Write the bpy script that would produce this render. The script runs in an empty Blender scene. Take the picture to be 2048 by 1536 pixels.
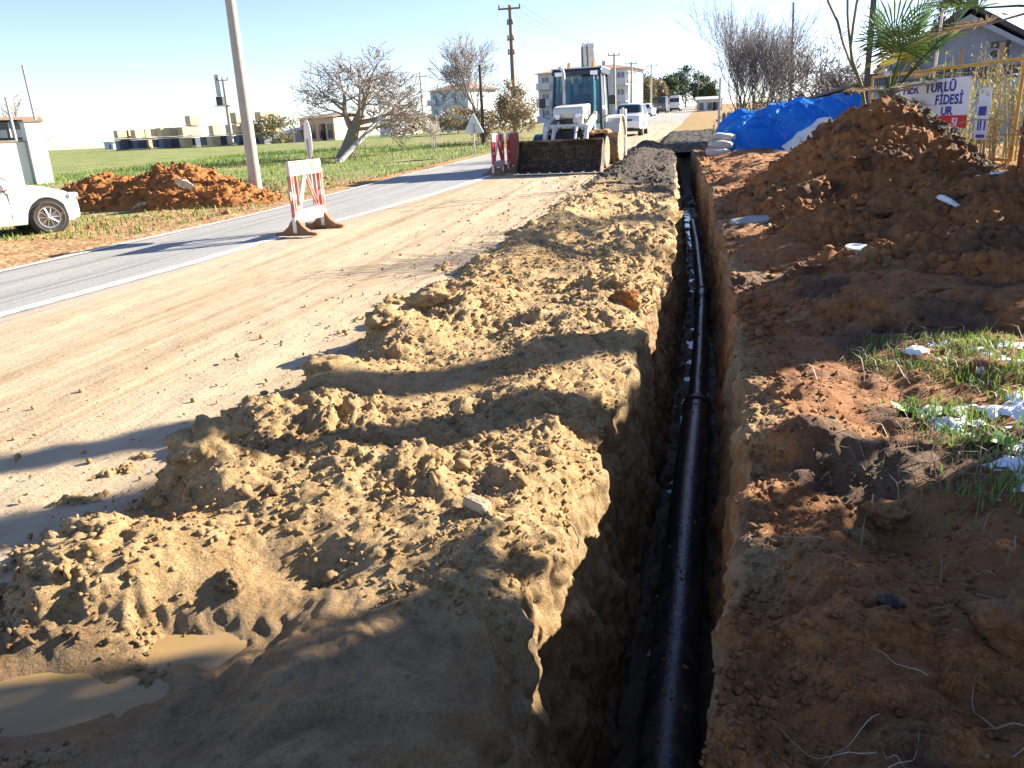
import bpy, bmesh, math, random
import numpy as np
from mathutils import Vector, Matrix

# ------------------------------------------------------------------ camera, sky, sun, exposure
S = bpy.context.scene
C = S.collection
R = math.radians
CAMZ = 1.4
YAW, PITCH, ROLL = R(13.0), R(17.9), R(2.7)
fw = Vector((-math.sin(YAW)*math.cos(PITCH), math.cos(YAW)*math.cos(PITCH), -math.sin(PITCH)))
r0 = fw.cross(Vector((0, 0, 1))).normalized()
u0 = r0.cross(fw)
rt = math.cos(ROLL)*r0 - math.sin(ROLL)*u0
up = math.sin(ROLL)*r0 + math.cos(ROLL)*u0
cd = bpy.data.cameras.new('camera')
cam = bpy.data.objects.new('camera', cd)
C.objects.link(cam)
cam.matrix_world = Matrix(((rt.x, up.x, -fw.x, 0), (rt.y, up.y, -fw.y, 0), (rt.z, up.z, -fw.z, CAMZ), (0, 0, 0, 1)))
cd.sensor_width = 36.0
cd.lens = 36.0*1580/2048
cd.clip_start = 0.05
cd.clip_end = 6000
S.camera = cam

SUN_EL = R(24.0)
SUN_DIR = Vector((0.80*math.cos(SUN_EL), 0.60*math.cos(SUN_EL), math.sin(SUN_EL)))   # towards the sun
W = bpy.data.worlds.new('World')
S.world = W
W.use_nodes = True
wn, wl = W.node_tree.nodes, W.node_tree.links
bg = wn['Background']
sk = wn.new('ShaderNodeTexSky')
sk.sky_type = 'NISHITA'
sk.sun_disc = False
sk.sun_elevation = SUN_EL
sk.sun_rotation = math.atan2(0.80, 0.60)
sk.air_density = 0.8
sk.dust_density = 0.2
sk.ozone_density = 1.0
tint = wn.new('ShaderNodeMix'); tint.data_type = 'RGBA'; tint.blend_type = 'MULTIPLY'; tint.inputs[0].default_value = 1.0
tint.inputs[7].default_value = (0.98, 0.97, 1.12, 1)      # even cool white balance over the whole sky
wl.new(sk.outputs[0], tint.inputs[6]); wl.new(tint.outputs[2], bg.inputs[0])
bg.inputs[1].default_value = 0.06
sd = bpy.data.lights.new('sun', 'SUN')
sd.energy = 5.0
sd.angle = R(0.4)
sd.color = (1.0, 0.90, 0.74)
so = bpy.data.objects.new('sun', sd)
C.objects.link(so)
so.rotation_euler = (-SUN_DIR).to_track_quat('-Z', 'Y').to_euler()
so.location = (20, 15, 15)
S.view_settings.view_transform = 'Standard'
S.view_settings.look = 'None'
S.view_settings.exposure = 1.95
S.view_settings.gamma = 1.0
S.render.engine = 'CYCLES'
S.cycles.max_bounces = 6
S.cycles.transparent_max_bounces = 12

# ------------------------------------------------------------------ numpy noise
def _h(ix, iy, iz, s):
    n = (ix*374761393 + iy*668265263 + iz*1440662683 + s*974634777) & 0xffffffff
    n = ((n ^ (n >> 13))*1274126177) & 0xffffffff
    n = ((n ^ (n >> 16))*2246822519) & 0xffffffff
    return ((n ^ (n >> 15)) & 0xffffff)/float(0xffffff)

def vnoise(x, y, z=0.0, s=0):
    x, y, z = np.broadcast_arrays(np.asarray(x, float), np.asarray(y, float), np.asarray(z, float))
    ix, iy, iz = np.floor(x).astype(np.int64), np.floor(y).astype(np.int64), np.floor(z).astype(np.int64)
    fx, fy, fz = x-ix, y-iy, z-iz
    fx, fy, fz = fx*fx*(3-2*fx), fy*fy*(3-2*fy), fz*fz*(3-2*fz)
    o = 0
    for a in (0, 1):
        for b in (0, 1):
            for c in (0, 1):
                w = (fx if a else 1-fx)*(fy if b else 1-fy)*(fz if c else 1-fz)
                o = o + w*_h(ix+a, iy+b, iz+c, s)
    return o*2-1

def fbm(x, y, z=0.0, oct=4, s=0):
    o, a, f = 0, 0.5, 1.0
    for i in range(oct):
        o = o + a*vnoise(np.asarray(x)*f, np.asarray(y)*f, np.asarray(z)*f, s+i*7)
        a *= 0.5
        f *= 2.03
    return o

def lumps(x, y, s=0, r=0.75):
    """rounded clods: 0..1, spherical caps round jittered cell points"""
    x = np.asarray(x, float); y = np.asarray(y, float)
    ix, iy = np.floor(x).astype(np.int64), np.floor(y).astype(np.int64)
    best = np.zeros_like(x)
    for a in (-1, 0, 1):
        for b in (-1, 0, 1):
            jx, jy = ix+a, iy+b
            px = jx + 0.15+0.7*_h(jx, jy, 0, s)
            py = jy + 0.15+0.7*_h(jx, jy, 1, s)
            rr = r*(0.35+0.65*_h(jx, jy, 2, s))
            dx, dy = x-px, y-py
            an = 6.283*_h(jx, jy, 3, s); ca, sa = np.cos(an), np.sin(an)
            u_, v_ = dx*ca+dy*sa, -dx*sa+dy*ca
            blk = np.maximum(np.maximum(np.abs(u_), np.abs(v_)*1.25), (np.abs(u_)+np.abs(v_))*.78)/(rr*.86)   # broken, many-sided clod
            tilt = 1+(u_*(_h(jx, jy, 4, s)-.5)+v_*(_h(jx, jy, 5, s)-.5))*1.6/np.maximum(rr, .05)
            hb = np.clip((1-blk)*2.6, 0, 1)*np.clip(tilt, .35, 1.5)*.85
            hr = np.sqrt(np.maximum(0, 1-(dx*dx+dy*dy)/(rr*rr)))
            w_ = _h(jx, jy, 6, s)*.5+.45
            best = np.maximum(best, rr/r*(w_*hb+(1-w_)*hr))
    return best

def sm(a, b, x):
    t = np.clip((np.asarray(x, float)-a)/(b-a), 0, 1)
    return t*t*(3-2*t)

# ------------------------------------------------------------------ lay of the land
_RY = [-400, 0, 8, 14, 21, 36, 46, 52, 70, 85, 112, 140, 170, 220, 300, 3000]
_RZ = [0, 0, .02, .10, .25, .50, .66, .78, 1.15, 1.6, 2.16, 2.9, 3.8, 5.0, 5.5, 5.5]
_FZ = [0, 0, .02, .10, .27, .55, .70, .78, .98, 1.03, 1.10, 1.14, 1.17, 1.2, 1.22, 1.25]
def G(x, y):
    x = np.asarray(x, float); y = np.asarray(y, float)
    w = sm(-42, -14, x)
    z = w*np.interp(y, _RY, _RZ)+(1-w)*np.interp(y, _RY, _FZ)
    ditch = sm(-8.4, -10.4, x)*(1-sm(-14.5, -21, x))*(1-sm(24, 44, y))
    return z-0.32*ditch
def g(x, y):
    return float(G(x, y))

# ------------------------------------------------------------------ materials
MATS = {}
def nodes(name):
    m = bpy.data.materials.new(name)
    m.use_nodes = True
    t = m.node_tree
    return m, t, t.nodes['Principled BSDF']

def M(name, c1, c2=None, rough=0.7, scale=8.0, bump=0.0, bscale=None, metal=0.0, spec=None, stretch=(1, 1, 1), detail=5, coat=0.0,
      contrast=0.25, dirt=None, dscale=3.0, damt=0.5, trans=0.0, emit=None):
    """procedural material: two colours mixed by noise, optional third 'dirt' colour in blotches, noise bump"""
    if name in MATS:
        return MATS[name]
    m, t, b = nodes(name)
    N, L = t.nodes, t.links
    tc = N.new('ShaderNodeTexCoord')
    mp = N.new('ShaderNodeMapping')
    mp.inputs['Scale'].default_value = stretch
    L.new(tc.outputs['Object'], mp.inputs['Vector'])
    n = N.new('ShaderNodeTexNoise')
    n.inputs['Scale'].default_value = scale
    n.inputs['Detail'].default_value = detail
    L.new(mp.outputs[0], n.inputs['Vector'])
    r = N.new('ShaderNodeValToRGB')
    r.color_ramp.elements[0].position = 0.5-contrast
    r.color_ramp.elements[1].position = 0.5+contrast
    c2 = c2 or tuple(v*0.8 for v in c1)
    r.color_ramp.elements[0].color = (*c1, 1)
    r.color_ramp.elements[1].color = (*c2, 1)
    L.new(n.outputs['Fac'], r.inputs['Fac'])
    col = r.outputs['Color']
    if dirt:
        n3 = N.new('ShaderNodeTexNoise')
        n3.inputs['Scale'].default_value = dscale
        n3.inputs['Detail'].default_value = 6
        n3.inputs['Roughness'].default_value = 0.65
        L.new(mp.outputs[0], n3.inputs['Vector'])
        r3 = N.new('ShaderNodeValToRGB')
        r3.color_ramp.elements[0].position = 1-damt-0.12
        r3.color_ramp.elements[1].position = 1-damt+0.12
        L.new(n3.outputs['Fac'], r3.inputs['Fac'])
        mx = N.new('ShaderNodeMix')
        mx.data_type = 'RGBA'
        L.new(r3.outputs['Color'], mx.inputs[0])
        L.new(col, mx.inputs[6])
        mx.inputs[7].default_value = (*dirt, 1)
        col = mx.outputs[2]
    L.new(col, b.inputs['Base Color'])
    b.inputs['Roughness'].default_value = rough
    b.inputs['Metallic'].default_value = metal
    if spec is not None:
        b.inputs['Specular IOR Level'].default_value = spec
    if coat:
        b.inputs['Coat Weight'].default_value = coat
        b.inputs['Coat Roughness'].default_value = 0.05
    if trans:
        b.inputs['Transmission Weight'].default_value = trans
    if bump:
        n2 = N.new('ShaderNodeTexNoise')
        n2.inputs['Scale'].default_value = bscale or scale*3
        n2.inputs['Detail'].default_value = 6
        L.new(mp.outputs[0], n2.inputs['Vector'])
        bp = N.new('ShaderNodeBump')
        bp.inputs['Strength'].default_value = bump
        bp.inputs['Distance'].default_value = 0.02
        L.new(n2.outputs['Fac'], bp.inputs['Height'])
        L.new(bp.outputs[0], b.inputs['Normal'])
    MATS[name] = m
    return m

def glass_mat(name, tint, rough=0.05, alpha=0.35):
    if name in MATS:
        return MATS[name]
    m, t, b = nodes(name)
    N, L = t.nodes, t.links
    g_ = N.new('ShaderNodeBsdfGlossy'); g_.inputs['Roughness'].default_value = rough
    tr = N.new('ShaderNodeBsdfTransparent'); tr.inputs[0].default_value = (*tint, 1)
    df = N.new('ShaderNodeBsdfDiffuse'); df.inputs[0].default_value = (*[v*0.25 for v in tint], 1)
    fr = N.new('ShaderNodeFresnel'); fr.inputs[0].default_value = 1.5
    m1 = N.new('ShaderNodeMixShader'); m1.inputs[0].default_value = alpha
    L.new(tr.outputs[0], m1.inputs[1]); L.new(df.outputs[0], m1.inputs[2])
    m2 = N.new('ShaderNodeMixShader')
    L.new(fr.outputs[0], m2.inputs[0]); L.new(m1.outputs[0], m2.inputs[1]); L.new(g_.outputs[0], m2.inputs[2])
    L.new(m2.outputs[0], N['Material Output'].inputs['Surface'])
    MATS[name] = m
    return m

def soil_mat(name='earth'):
    """dug earth: vertex attribute 'soil' = (red clay share, wetness, dark share: humus, rubble, deeper walls); fine grain by noise"""
    m, t, b = nodes(name)
    N, L = t.nodes, t.links
    tc = N.new('ShaderNodeTexCoord')
    at = N.new('ShaderNodeAttribute'); at.attribute_name = 'soil'
    sp = N.new('ShaderNodeSeparateColor'); L.new(at.outputs['Color'], sp.inputs[0])
    def noise(sc, det=6, ro=0.6):
        n = N.new('ShaderNodeTexNoise'); n.inputs['Scale'].default_value = sc
        n.inputs['Detail'].default_value = det; n.inputs['Roughness'].default_value = ro
        L.new(tc.outputs['Object'], n.inputs['Vector']); return n.outputs['Fac']
    def ramp(f, p0, p1, c0=(0, 0, 0), c1=(1, 1, 1)):
        r = N.new('ShaderNodeValToRGB'); e = r.color_ramp.elements
        e[0].position, e[1].position = p0, p1; e[0].color = (*c0, 1); e[1].color = (*c1, 1)
        L.new(f, r.inputs['Fac']); return r.outputs['Color']
    def mix(f, a, c, mode='MIX'):
        x = N.new('ShaderNodeMix'); x.data_type = 'RGBA'; x.blend_type = mode
        for s_, v in ((0, f), (6, a), (7, c)):
            if isinstance(v, (int, float)): x.inputs[s_].default_value = v
            elif isinstance(v, tuple): x.inputs[s_].default_value = (*v, 1)
            else: L.new(v, x.inputs[s_])
        return x.outputs[2]
    def math_(op, a, c):
        x = N.new('ShaderNodeMath'); x.operation = op
        for i, v in enumerate((a, c)):
            if isinstance(v, (int, float)): x.inputs[i].default_value = v
            else: L.new(v, x.inputs[i])
        x.use_clamp = True
        return x.outputs[0]
    n_mid, n_fine, n_big = noise(9), noise(70, 4), noise(2.2)
    tan = ramp(n_mid, .3, .72, (.53, .345, .15), (.70, .515, .28))
    red = ramp(n_mid, .3, .72, (.37, .140, .042), (.60, .27, .085))
    f = math_('ADD', sp.outputs[0], math_('MULTIPLY', math_('SUBTRACT', n_big, .5), 1.3))
    base = mix(ramp(f, .28, .72), tan, red)
    # odd redder and paler crumbs
    base = mix(math_('MULTIPLY', ramp(noise(28, 3), .60, .70), .55), base, (.30, .13, .05))
    base = mix(math_('MULTIPLY', ramp(noise(41, 3), .63, .72), .5), base, (.55, .45, .31))
    dark = ramp(n_mid, .3, .7, (.020, .019, .021), (.075, .07, .075))
    base = mix(sp.outputs[2], base, dark)
    base = mix(ramp(n_fine, .25, .75), mix(1.0, base, (.66, .63, .60), 'MULTIPLY'), base)
    base = mix(ramp(noise(210, 3), .33, .62), mix(1.0, base, (.62, .58, .54), 'MULTIPLY'), base)
    wetc = mix(1.0, base, (.58, .53, .47), 'MULTIPLY')
    wf = math_('MULTIPLY', sp.outputs[1], ramp(n_big, .25, .5, (.6, .6, .6)))
    base = mix(wf, base, wetc)
    L.new(base, b.inputs['Base Color'])
    rg = N.new('ShaderNodeMapRange'); L.new(wf, rg.inputs[0]); rg.inputs[3].default_value = .95; rg.inputs[4].default_value = .33
    L.new(rg.outputs[0], b.inputs['Roughness'])
    b.inputs['Specular IOR Level'].default_value = .35
    bp = N.new('ShaderNodeBump'); bp.inputs['Strength'].default_value = .95; bp.inputs['Distance'].default_value = .014
    L.new(noise(110, 7, .75), bp.inputs['Height'])
    bp2 = N.new('ShaderNodeBump'); bp2.inputs['Strength'].default_value = .6; bp2.inputs['Distance'].default_value = .03
    L.new(noise(26, 5), bp2.inputs['Height']); L.new(bp.outputs[0], bp2.inputs['Normal'])
    L.new(bp2.outputs[0], b.inputs['Normal'])
    MATS[name] = m
    return m

# ------------------------------------------------------------------ mesh helpers
class MB:
    def __init__(s):
        s.v, s.f = [], []
    def add(s, vs, fs):
        o = len(s.v)
        s.v += [tuple(p) for p in vs]
        s.f += [tuple(i+o for i in q) for q in fs]
        return s
    def box(s, c, d, rz=0.0, rx=0.0, ry=0.0, taper=1.0):
        hx, hy, hz = d[0]/2, d[1]/2, d[2]/2
        m = Matrix.Rotation(rz, 3, 'Z') @ Matrix.Rotation(ry, 3, 'Y') @ Matrix.Rotation(rx, 3, 'X')
        vs = []
        for z in (-1, 1):
            k = taper if z > 0 else 1.0
            for x, y in ((-1, -1), (1, -1), (1, 1), (-1, 1)):
                vs.append(Vector(c)+m @ Vector((x*hx*k, y*hy*k, z*hz)))
        return s.add(vs, [(3, 2, 1, 0), (4, 5, 6, 7), (0, 1, 5, 4), (1, 2, 6, 5), (2, 3, 7, 6), (3, 0, 4, 7)])
    def tube(s, pts, rads, n=8, caps=True):
        pts = [Vector(p) for p in pts]
        if not isinstance(rads, (list, tuple)):
            rads = [rads]*len(pts)
        vs, fs = [], []
        a = None
        for i, p in enumerate(pts):
            d = (pts[min(i+1, len(pts)-1)]-pts[max(i-1, 0)]).normalized()
            if a is None:
                a = d.orthogonal().normalized()
            else:
                a = (a-d*a.dot(d))
                a = a.normalized() if a.length > 1e-6 else d.orthogonal().normalized()
            b = d.cross(a)
            for k in range(n):
                w = 2*math.pi*k/n
                vs.append(p+(a*math.cos(w)+b*math.sin(w))*rads[i])
        for i in range(len(pts)-1):
            for k in range(n):
                fs.append((i*n+k, i*n+(k+1) % n, (i+1)*n+(k+1) % n, (i+1)*n+k))
        if caps:
            fs.append(tuple(range(n-1, -1, -1)))
            fs.append(tuple(range((len(pts)-1)*n, len(pts)*n)))
        return s.add(vs, fs)
    def lathe(s, prof, c=(0, 0, 0), axis='Z', n=24):
        """prof: (radius, height) pairs, revolved round an axis through c"""
        vs, fs = [], []
        for r_, h in prof:
            for k in range(n):
                w = 2*math.pi*k/n
                a, b = r_*math.cos(w), r_*math.sin(w)
                p = {'Z': (a, b, h), 'X': (h, a, b), 'Y': (b, h, a)}[axis]
                vs.append(Vector(c)+Vector(p))
        m = len(prof)
        for i in range(m-1):
            for k in range(n):
                fs.append((i*n+k, i*n+(k+1) % n, (i+1)*n+(k+1) % n, (i+1)*n+k))
        fs.append(tuple(range(n-1, -1, -1)))
        fs.append(tuple(range((m-1)*n, m*n)))
        return s.add(vs, fs)
    def prism(s, poly, axis, lo, hi):
        """2D polygon (a, b) extruded along an axis: X -> (y, z), Y -> (x, z), Z -> (x, y)"""
        def P(a, b, h):
            return {'X': (h, a, b), 'Y': (a, h, b), 'Z': (a, b, h)}[axis]
        n = len(poly)
        vs = [P(a, b, lo) for a, b in poly]+[P(a, b, hi) for a, b in poly]
        fs = [tuple(range(n-1, -1, -1)), tuple(range(n, 2*n))]+[(i, (i+1) % n, (i+1) % n+n, i+n) for i in range(n)]
        return s.add(vs, fs)
    def grid(s, P):
        ny, nx = len(P), len(P[0])
        vs = [p for row in P for p in row]
        fs = [(j*nx+i, j*nx+i+1, (j+1)*nx+i+1, (j+1)*nx+i) for j in range(ny-1) for i in range(nx-1)]
        return s.add(vs, fs)

def link(name, me, mat, parent=None, smooth=False):
    o = bpy.data.objects.new(name, me)
    C.objects.link(o)
    if mat:
        me.materials.append(MATS[mat] if isinstance(mat, str) else mat)
    if parent:
        o.parent = parent
    if smooth:
        me.polygons.foreach_set('use_smooth', [True]*len(me.polygons))
    return o

def build(name, mb, mat, parent=None, smooth=False, bevel=0.0, solid=0.0, angle=None):
    me = bpy.data.meshes.new(name)
    me.from_pydata(mb.v, [], mb.f)
    bm = bmesh.new()
    bm.from_mesh(me)
    bmesh.ops.recalc_face_normals(bm, faces=bm.faces)
    bm.to_mesh(me)
    bm.free()
    o = link(name, me, mat, parent, smooth)
    if bevel:
        b = o.modifiers.new('bevel', 'BEVEL')
        b.width = bevel; b.segments = 2; b.limit_method = 'ANGLE'; b.angle_limit = R(35)
    if solid:
        b = o.modifiers.new('solid', 'SOLIDIFY'); b.thickness = solid; b.offset = 0
    if angle is not None:
        me.polygons.foreach_set('use_smooth', [True]*len(me.polygons))
        me.set_sharp_from_angle(angle=R(angle))
    return o

def npmesh(name, V, F, mat, parent=None, smooth=True, attr=None):
    """fast mesh from numpy arrays; F is (n, 3) or (n, 4)"""
    me = bpy.data.meshes.new(name)
    V = np.ascontiguousarray(V, np.float32); F = np.ascontiguousarray(F, np.int32)
    k = F.shape[1]
    me.vertices.add(len(V)); me.vertices.foreach_set('co', V.ravel())
    me.loops.add(F.size); me.loops.foreach_set('vertex_index', F.ravel())
    me.polygons.add(len(F)); me.polygons.foreach_set('loop_start', np.arange(0, F.size, k, dtype=np.int32))
    me.update(calc_edges=True)
    if smooth:
        me.polygons.foreach_set('use_smooth', np.ones(len(F), bool))
    if attr is not None:
        a = me.attributes.new('soil', 'FLOAT_COLOR', 'POINT')
        c = np.ones((len(V), 4), np.float32); c[:, :3] = attr
        a.data.foreach_set('color', c.ravel())
    me.validate()
    return link(name, me, mat, parent)

def tag(o, label=None, cat=None, group=None, kind=None):
    if label: o['label'] = label
    if cat: o['category'] = cat
    if group: o['group'] = group
    if kind: o['kind'] = kind
    return o

def thing(name, label, cat, loc=(0, 0, 0), rz=0.0, group=None):
    o = bpy.data.objects.new(name, None)
    o.empty_display_size = 0.2
    C.objects.link(o)
    o.location = loc
    o.rotation_euler = (0, 0, rz)
    return tag(o, label, cat, group)

def copy_tree(o, parent=None):
    c = o.copy()
    C.objects.link(c)
    c.parent = parent
    for ch in list(o.children):
        copy_tree(ch, c)
    return c

def gridfaces(ny, nx):
    j, i = np.meshgrid(np.arange(ny-1), np.arange(nx-1), indexing='ij')
    a = (j*nx+i).ravel()
    return np.stack([a, a+1, a+nx+1, a+nx], 1)

def gnormals(P):
    du = np.gradient(P, axis=1); dv = np.gradient(P, axis=0)
    n = np.cross(du, dv)
    return n/np.maximum(np.linalg.norm(n, axis=2, keepdims=True), 1e-9)

# unit lump shapes reused for crumbs
_bm = bmesh.new(); bmesh.ops.create_icosphere(_bm, subdivisions=1, radius=1.0)
ICO_V = np.array([v.co[:] for v in _bm.verts]); ICO_F = np.array([[v.index for v in f.verts] for f in _bm.faces]); _bm.free()
_bm = bmesh.new(); bmesh.ops.create_icosphere(_bm, subdivisions=4, radius=1.0)
ICO4_V = np.array([v.co[:] for v in _bm.verts]); ICO4_F = np.array([[v.index for v in f.verts] for f in _bm.faces]); _bm.free()

def crumbs(P, rad, rng, squash=0.75, attr=None):
    """many small angular lumps as one vertex/face array"""
    n = len(P)
    k = len(ICO_V)
    sc = rad[:, None, None]*rng.uniform(.45, 1.35, (n, 1, 3))
    sc[:, :, 2] *= squash
    jit = 1+rng.uniform(-.5, .45, (n, k, 1))
    v = ICO_V[None]*jit*sc
    a = rng.uniform(0, 6.283, n); ca, sa = np.cos(a)[:, None], np.sin(a)[:, None]
    x, y = v[:, :, 0]*ca-v[:, :, 1]*sa, v[:, :, 0]*sa+v[:, :, 1]*ca
    v = np.stack([x, y, v[:, :, 2]], 2)+P[:, None, :]
    f = (ICO_F[None]+(np.arange(n)*k)[:, None, None]).reshape(-1, 3)
    at = None if attr is None else np.repeat(attr, k, 0)
    return v.reshape(-1, 3), f, at

# ------------------------------------------------------------------ ground sheet, field and road
soil_mat()
def ground_mat():
    m, t, b = nodes('field_ground')
    N, L = t.nodes, t.links
    tc = N.new('ShaderNodeTexCoord')
    def noise(sc, st=(1, 1, 1), det=6):
        mp = N.new('ShaderNodeMapping'); mp.inputs['Scale'].default_value = st
        L.new(tc.outputs['Object'], mp.inputs['Vector'])
        n = N.new('ShaderNodeTexNoise'); n.inputs['Scale'].default_value = sc; n.inputs['Detail'].default_value = det
        L.new(mp.outputs[0], n.inputs['Vector']); return n.outputs['Fac']
    def ramp(f, p0, p1, c0=(0, 0, 0), c1=(1, 1, 1)):
        r = N.new('ShaderNodeValToRGB'); e = r.color_ramp.elements
        e[0].position, e[1].position = p0, p1; e[0].color = (*c0, 1); e[1].color = (*c1, 1)
        L.new(f, r.inputs['Fac']); return r.outputs['Color']
    def mix(f, a, c):
        x = N.new('ShaderNodeMix'); x.data_type = 'RGBA'
        L.new(f, x.inputs[0])
        for s_, v in ((6, a), (7, c)):
            L.new(v, x.inputs[s_])
        return x.outputs[2]
    at = N.new('ShaderNodeAttribute'); at.attribute_name = 'soil'
    sp = N.new('ShaderNodeSeparateColor'); L.new(at.outputs['Color'], sp.inputs[0])
    grass = ramp(noise(.9), .3, .7, (.12, .175, .045), (.27, .29, .11))
    dry = ramp(noise(1.7), .35, .65, (.22, .17, .09), (.36, .28, .16))
    earth = ramp(noise(2.3), .3, .7, (.27, .14, .06), (.44, .29, .15))
    ad = N.new('ShaderNodeMath'); ad.operation = 'ADD'; L.new(noise(.9, (1, .6, 1)), ad.inputs[0]); L.new(sp.outputs[1], ad.inputs[1])
    gd = mix(ramp(ad.outputs[0], .50, .72), grass, dry)
    ad2 = N.new('ShaderNodeMath'); ad2.operation = 'ADD'; L.new(noise(1.3), ad2.inputs[0]); L.new(sp.outputs[0], ad2.inputs[1])
    col = mix(ramp(ad2.outputs[0], .8, 1.05), gd, earth)
    L.new(col, b.inputs['Base Color'])
    b.inputs['Roughness'].default_value = .95
    b.inputs['Specular IOR Level'].default_value = .15
    bp = N.new('ShaderNodeBump'); bp.inputs['Strength'].default_value = 1.0; bp.inputs['Distance'].default_value = .08
    L.new(noise(9, det=8), bp.inputs['Height']); L.new(bp.outputs[0], b.inputs['Normal'])
    MATS['field_ground'] = m
ground_mat()

XB0, XB1, YB0, YB1 = -2.55, 8.0, -2.5, 33.0       # the dug strip: its own, finer sheet
def _axis(brk, seg):
    out = []
    for (a, b), n in zip(zip(brk[:-1], brk[1:]), seg):
        out += list(np.linspace(a, b, n, endpoint=False))
    return np.array(out+[brk[-1]])
gx = _axis([-2500, -400, -120, -50, -26, -8.0, XB0, XB1, 30, 120, 2500], [8, 16, 24, 30, 60, 10, 8, 14, 12, 10])
gy = _axis([-300, -20, YB0, YB1, 60, 140, 300, 3000], [10, 12, 120, 40, 40, 24, 14])
X, Y = np.meshgrid(gx, gy)
Z = G(X, Y)+.02*fbm(X*.8, Y*.8, 0, 3, 5)*sm(-8.2, -9, X)-.03*sm(-8.6, -8.2, X)*(1-sm(-2, 2, X))
Fg = gridfaces(len(gy), len(gx))
cx = X.ravel()[Fg].mean(1); cy = Y.ravel()[Fg].mean(1)
Fg = Fg[~((cx > XB0) & (cx < XB1) & (cy > YB0) & (cy < YB1))]
bare = sm(-20, -9.5, X)*(1-sm(20, 34, Y))*.65 + sm(-11.5, -8.5, X)*.35*(1-sm(40, 80, Y))
bare = np.where(X > -8, .45, bare)
dry = .12*sm(25, 60, Y)*sm(-30, -12, X)
npmesh('ground', np.stack([X, Y, Z], 2).reshape(-1, 3), Fg, 'field_ground',
       attr=np.stack([bare.ravel(), dry.ravel(), 0*bare.ravel()], 1))['kind'] = 'structure'

def road_mat():
    m, t, b = nodes('muddy_asphalt')
    N, L = t.nodes, t.links
    tc = N.new('ShaderNodeTexCoord')
    def noise(sc, st=(1, 1, 1), det=6, ro=.6):
        mp = N.new('ShaderNodeMapping'); mp.inputs['Scale'].default_value = st
        L.new(tc.outputs['Object'], mp.inputs['Vector'])
        n = N.new('ShaderNodeTexNoise'); n.inputs['Scale'].default_value = sc; n.inputs['Detail'].default_value = det
        n.inputs['Roughness'].default_value = ro
        L.new(mp.outputs[0], n.inputs['Vector']); return n.outputs['Fac']
    def ramp(f, p0, p1, c0=(0, 0, 0), c1=(1, 1, 1)):
        r = N.new('ShaderNodeValToRGB'); e = r.color_ramp.elements
        e[0].position, e[1].position = p0, p1; e[0].color = (*c0, 1); e[1].color = (*c1, 1)
        L.new(f, r.inputs['Fac']); return r.outputs['Color']
    def mix(f, a, c):
        x = N.new('ShaderNodeMix'); x.data_type = 'RGBA'
        L.new(f, x.inputs[0]); L.new(a, x.inputs[6]); L.new(c, x.inputs[7]); return x.outputs[2]
    def mth(op, a, c):
        x = N.new('ShaderNodeMath'); x.operation = op
        for i, v in enumerate((a, c)):
            if isinstance(v, (int, float)): x.inputs[i].default_value = v
            else: L.new(v, x.inputs[i])
        return x.outputs[0]
    at = N.new('ShaderNodeAttribute'); at.attribute_name = 'soil'
    sp = N.new('ShaderNodeSeparateColor'); L.new(at.outputs['Color'], sp.inputs[0])
    streak = noise(1.2, (2.2, .13, 1))
    asph = ramp(noise(160, det=3), .3, .7, (.23, .23, .23), (.33, .33, .325))
    asph = mix(ramp(streak, .45, .62), asph, ramp(noise(60), .3, .7, (.27, .26, .245), (.36, .35, .33)))
    mud = ramp(noise(.8, (1.6, .22, 1)), .25, .75, (.37, .265, .155), (.49, .39, .265))
    mud = mix(ramp(noise(42, det=4), .54, .7), mud, ramp(noise(90), .3, .7, (.24, .15, .075), (.54, .44, .31)))
    f = mth('ADD', sp.outputs[0], mth('MULTIPLY', mth('SUBTRACT', streak, .5), 1.1))
    f = mth('ADD', f, mth('MULTIPLY', mth('SUBTRACT', noise(5), .5), .5))
    mf = ramp(f, .36, .66)
    road_c = mix(mf, asph, mud)
    damp = N.new('ShaderNodeMix'); damp.data_type = 'RGBA'; damp.blend_type = 'MULTIPLY'
    L.new(mth('MULTIPLY', ramp(noise(1.0, (4.2, .10, 1), 4), .52, .62), .85), damp.inputs[0]); L.new(road_c, damp.inputs[6]); damp.inputs[7].default_value = (.74, .68, .60, 1)
    L.new(damp.outputs[2], b.inputs['Base Color'])
    rg = N.new('ShaderNodeMapRange'); L.new(noise(1.0, (2.5, .2, 1)), rg.inputs[0])
    rg.inputs[1].default_value = .35; rg.inputs[2].default_value = .7; rg.inputs[3].default_value = .72; rg.inputs[4].default_value = .95
    L.new(rg.outputs[0], b.inputs['Roughness'])
    bp = N.new('ShaderNodeBump'); bp.inputs['Strength'].default_value = .55; bp.inputs['Distance'].default_value = .02
    L.new(noise(38, det=8, ro=.7), bp.inputs['Height'])
    bp2 = N.new('ShaderNodeBump'); bp2.inputs['Strength'].default_value = .3; bp2.inputs['Distance'].default_value = .05
    L.new(noise(2.2, (3.5, .35, 1), 5), bp2.inputs['Height']); L.new(bp.outputs[0], bp2.inputs['Normal'])
    L.new(bp2.outputs[0], b.inputs['Normal'])
    MATS['muddy_asphalt'] = m
road_mat()
ry = np.concatenate([np.linspace(-60, 0, 20, endpoint=False), np.arange(0, 30, .06), np.linspace(30, 240, 150)])
RL = np.interp(ry, [-60, 0, 8, 13, 32, 60, 140, 240], [-8.5, -8.4, -8.2, -7.95, -7.95, -8.3, -9, -10])
RR = np.interp(ry, [-60, 0, 2.6, 5, 30, 45, 60, 140, 240], [-2.25, -2.25, -2.12, -1.95, -1.9, -1.3, -.9, .4, 1])
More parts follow.
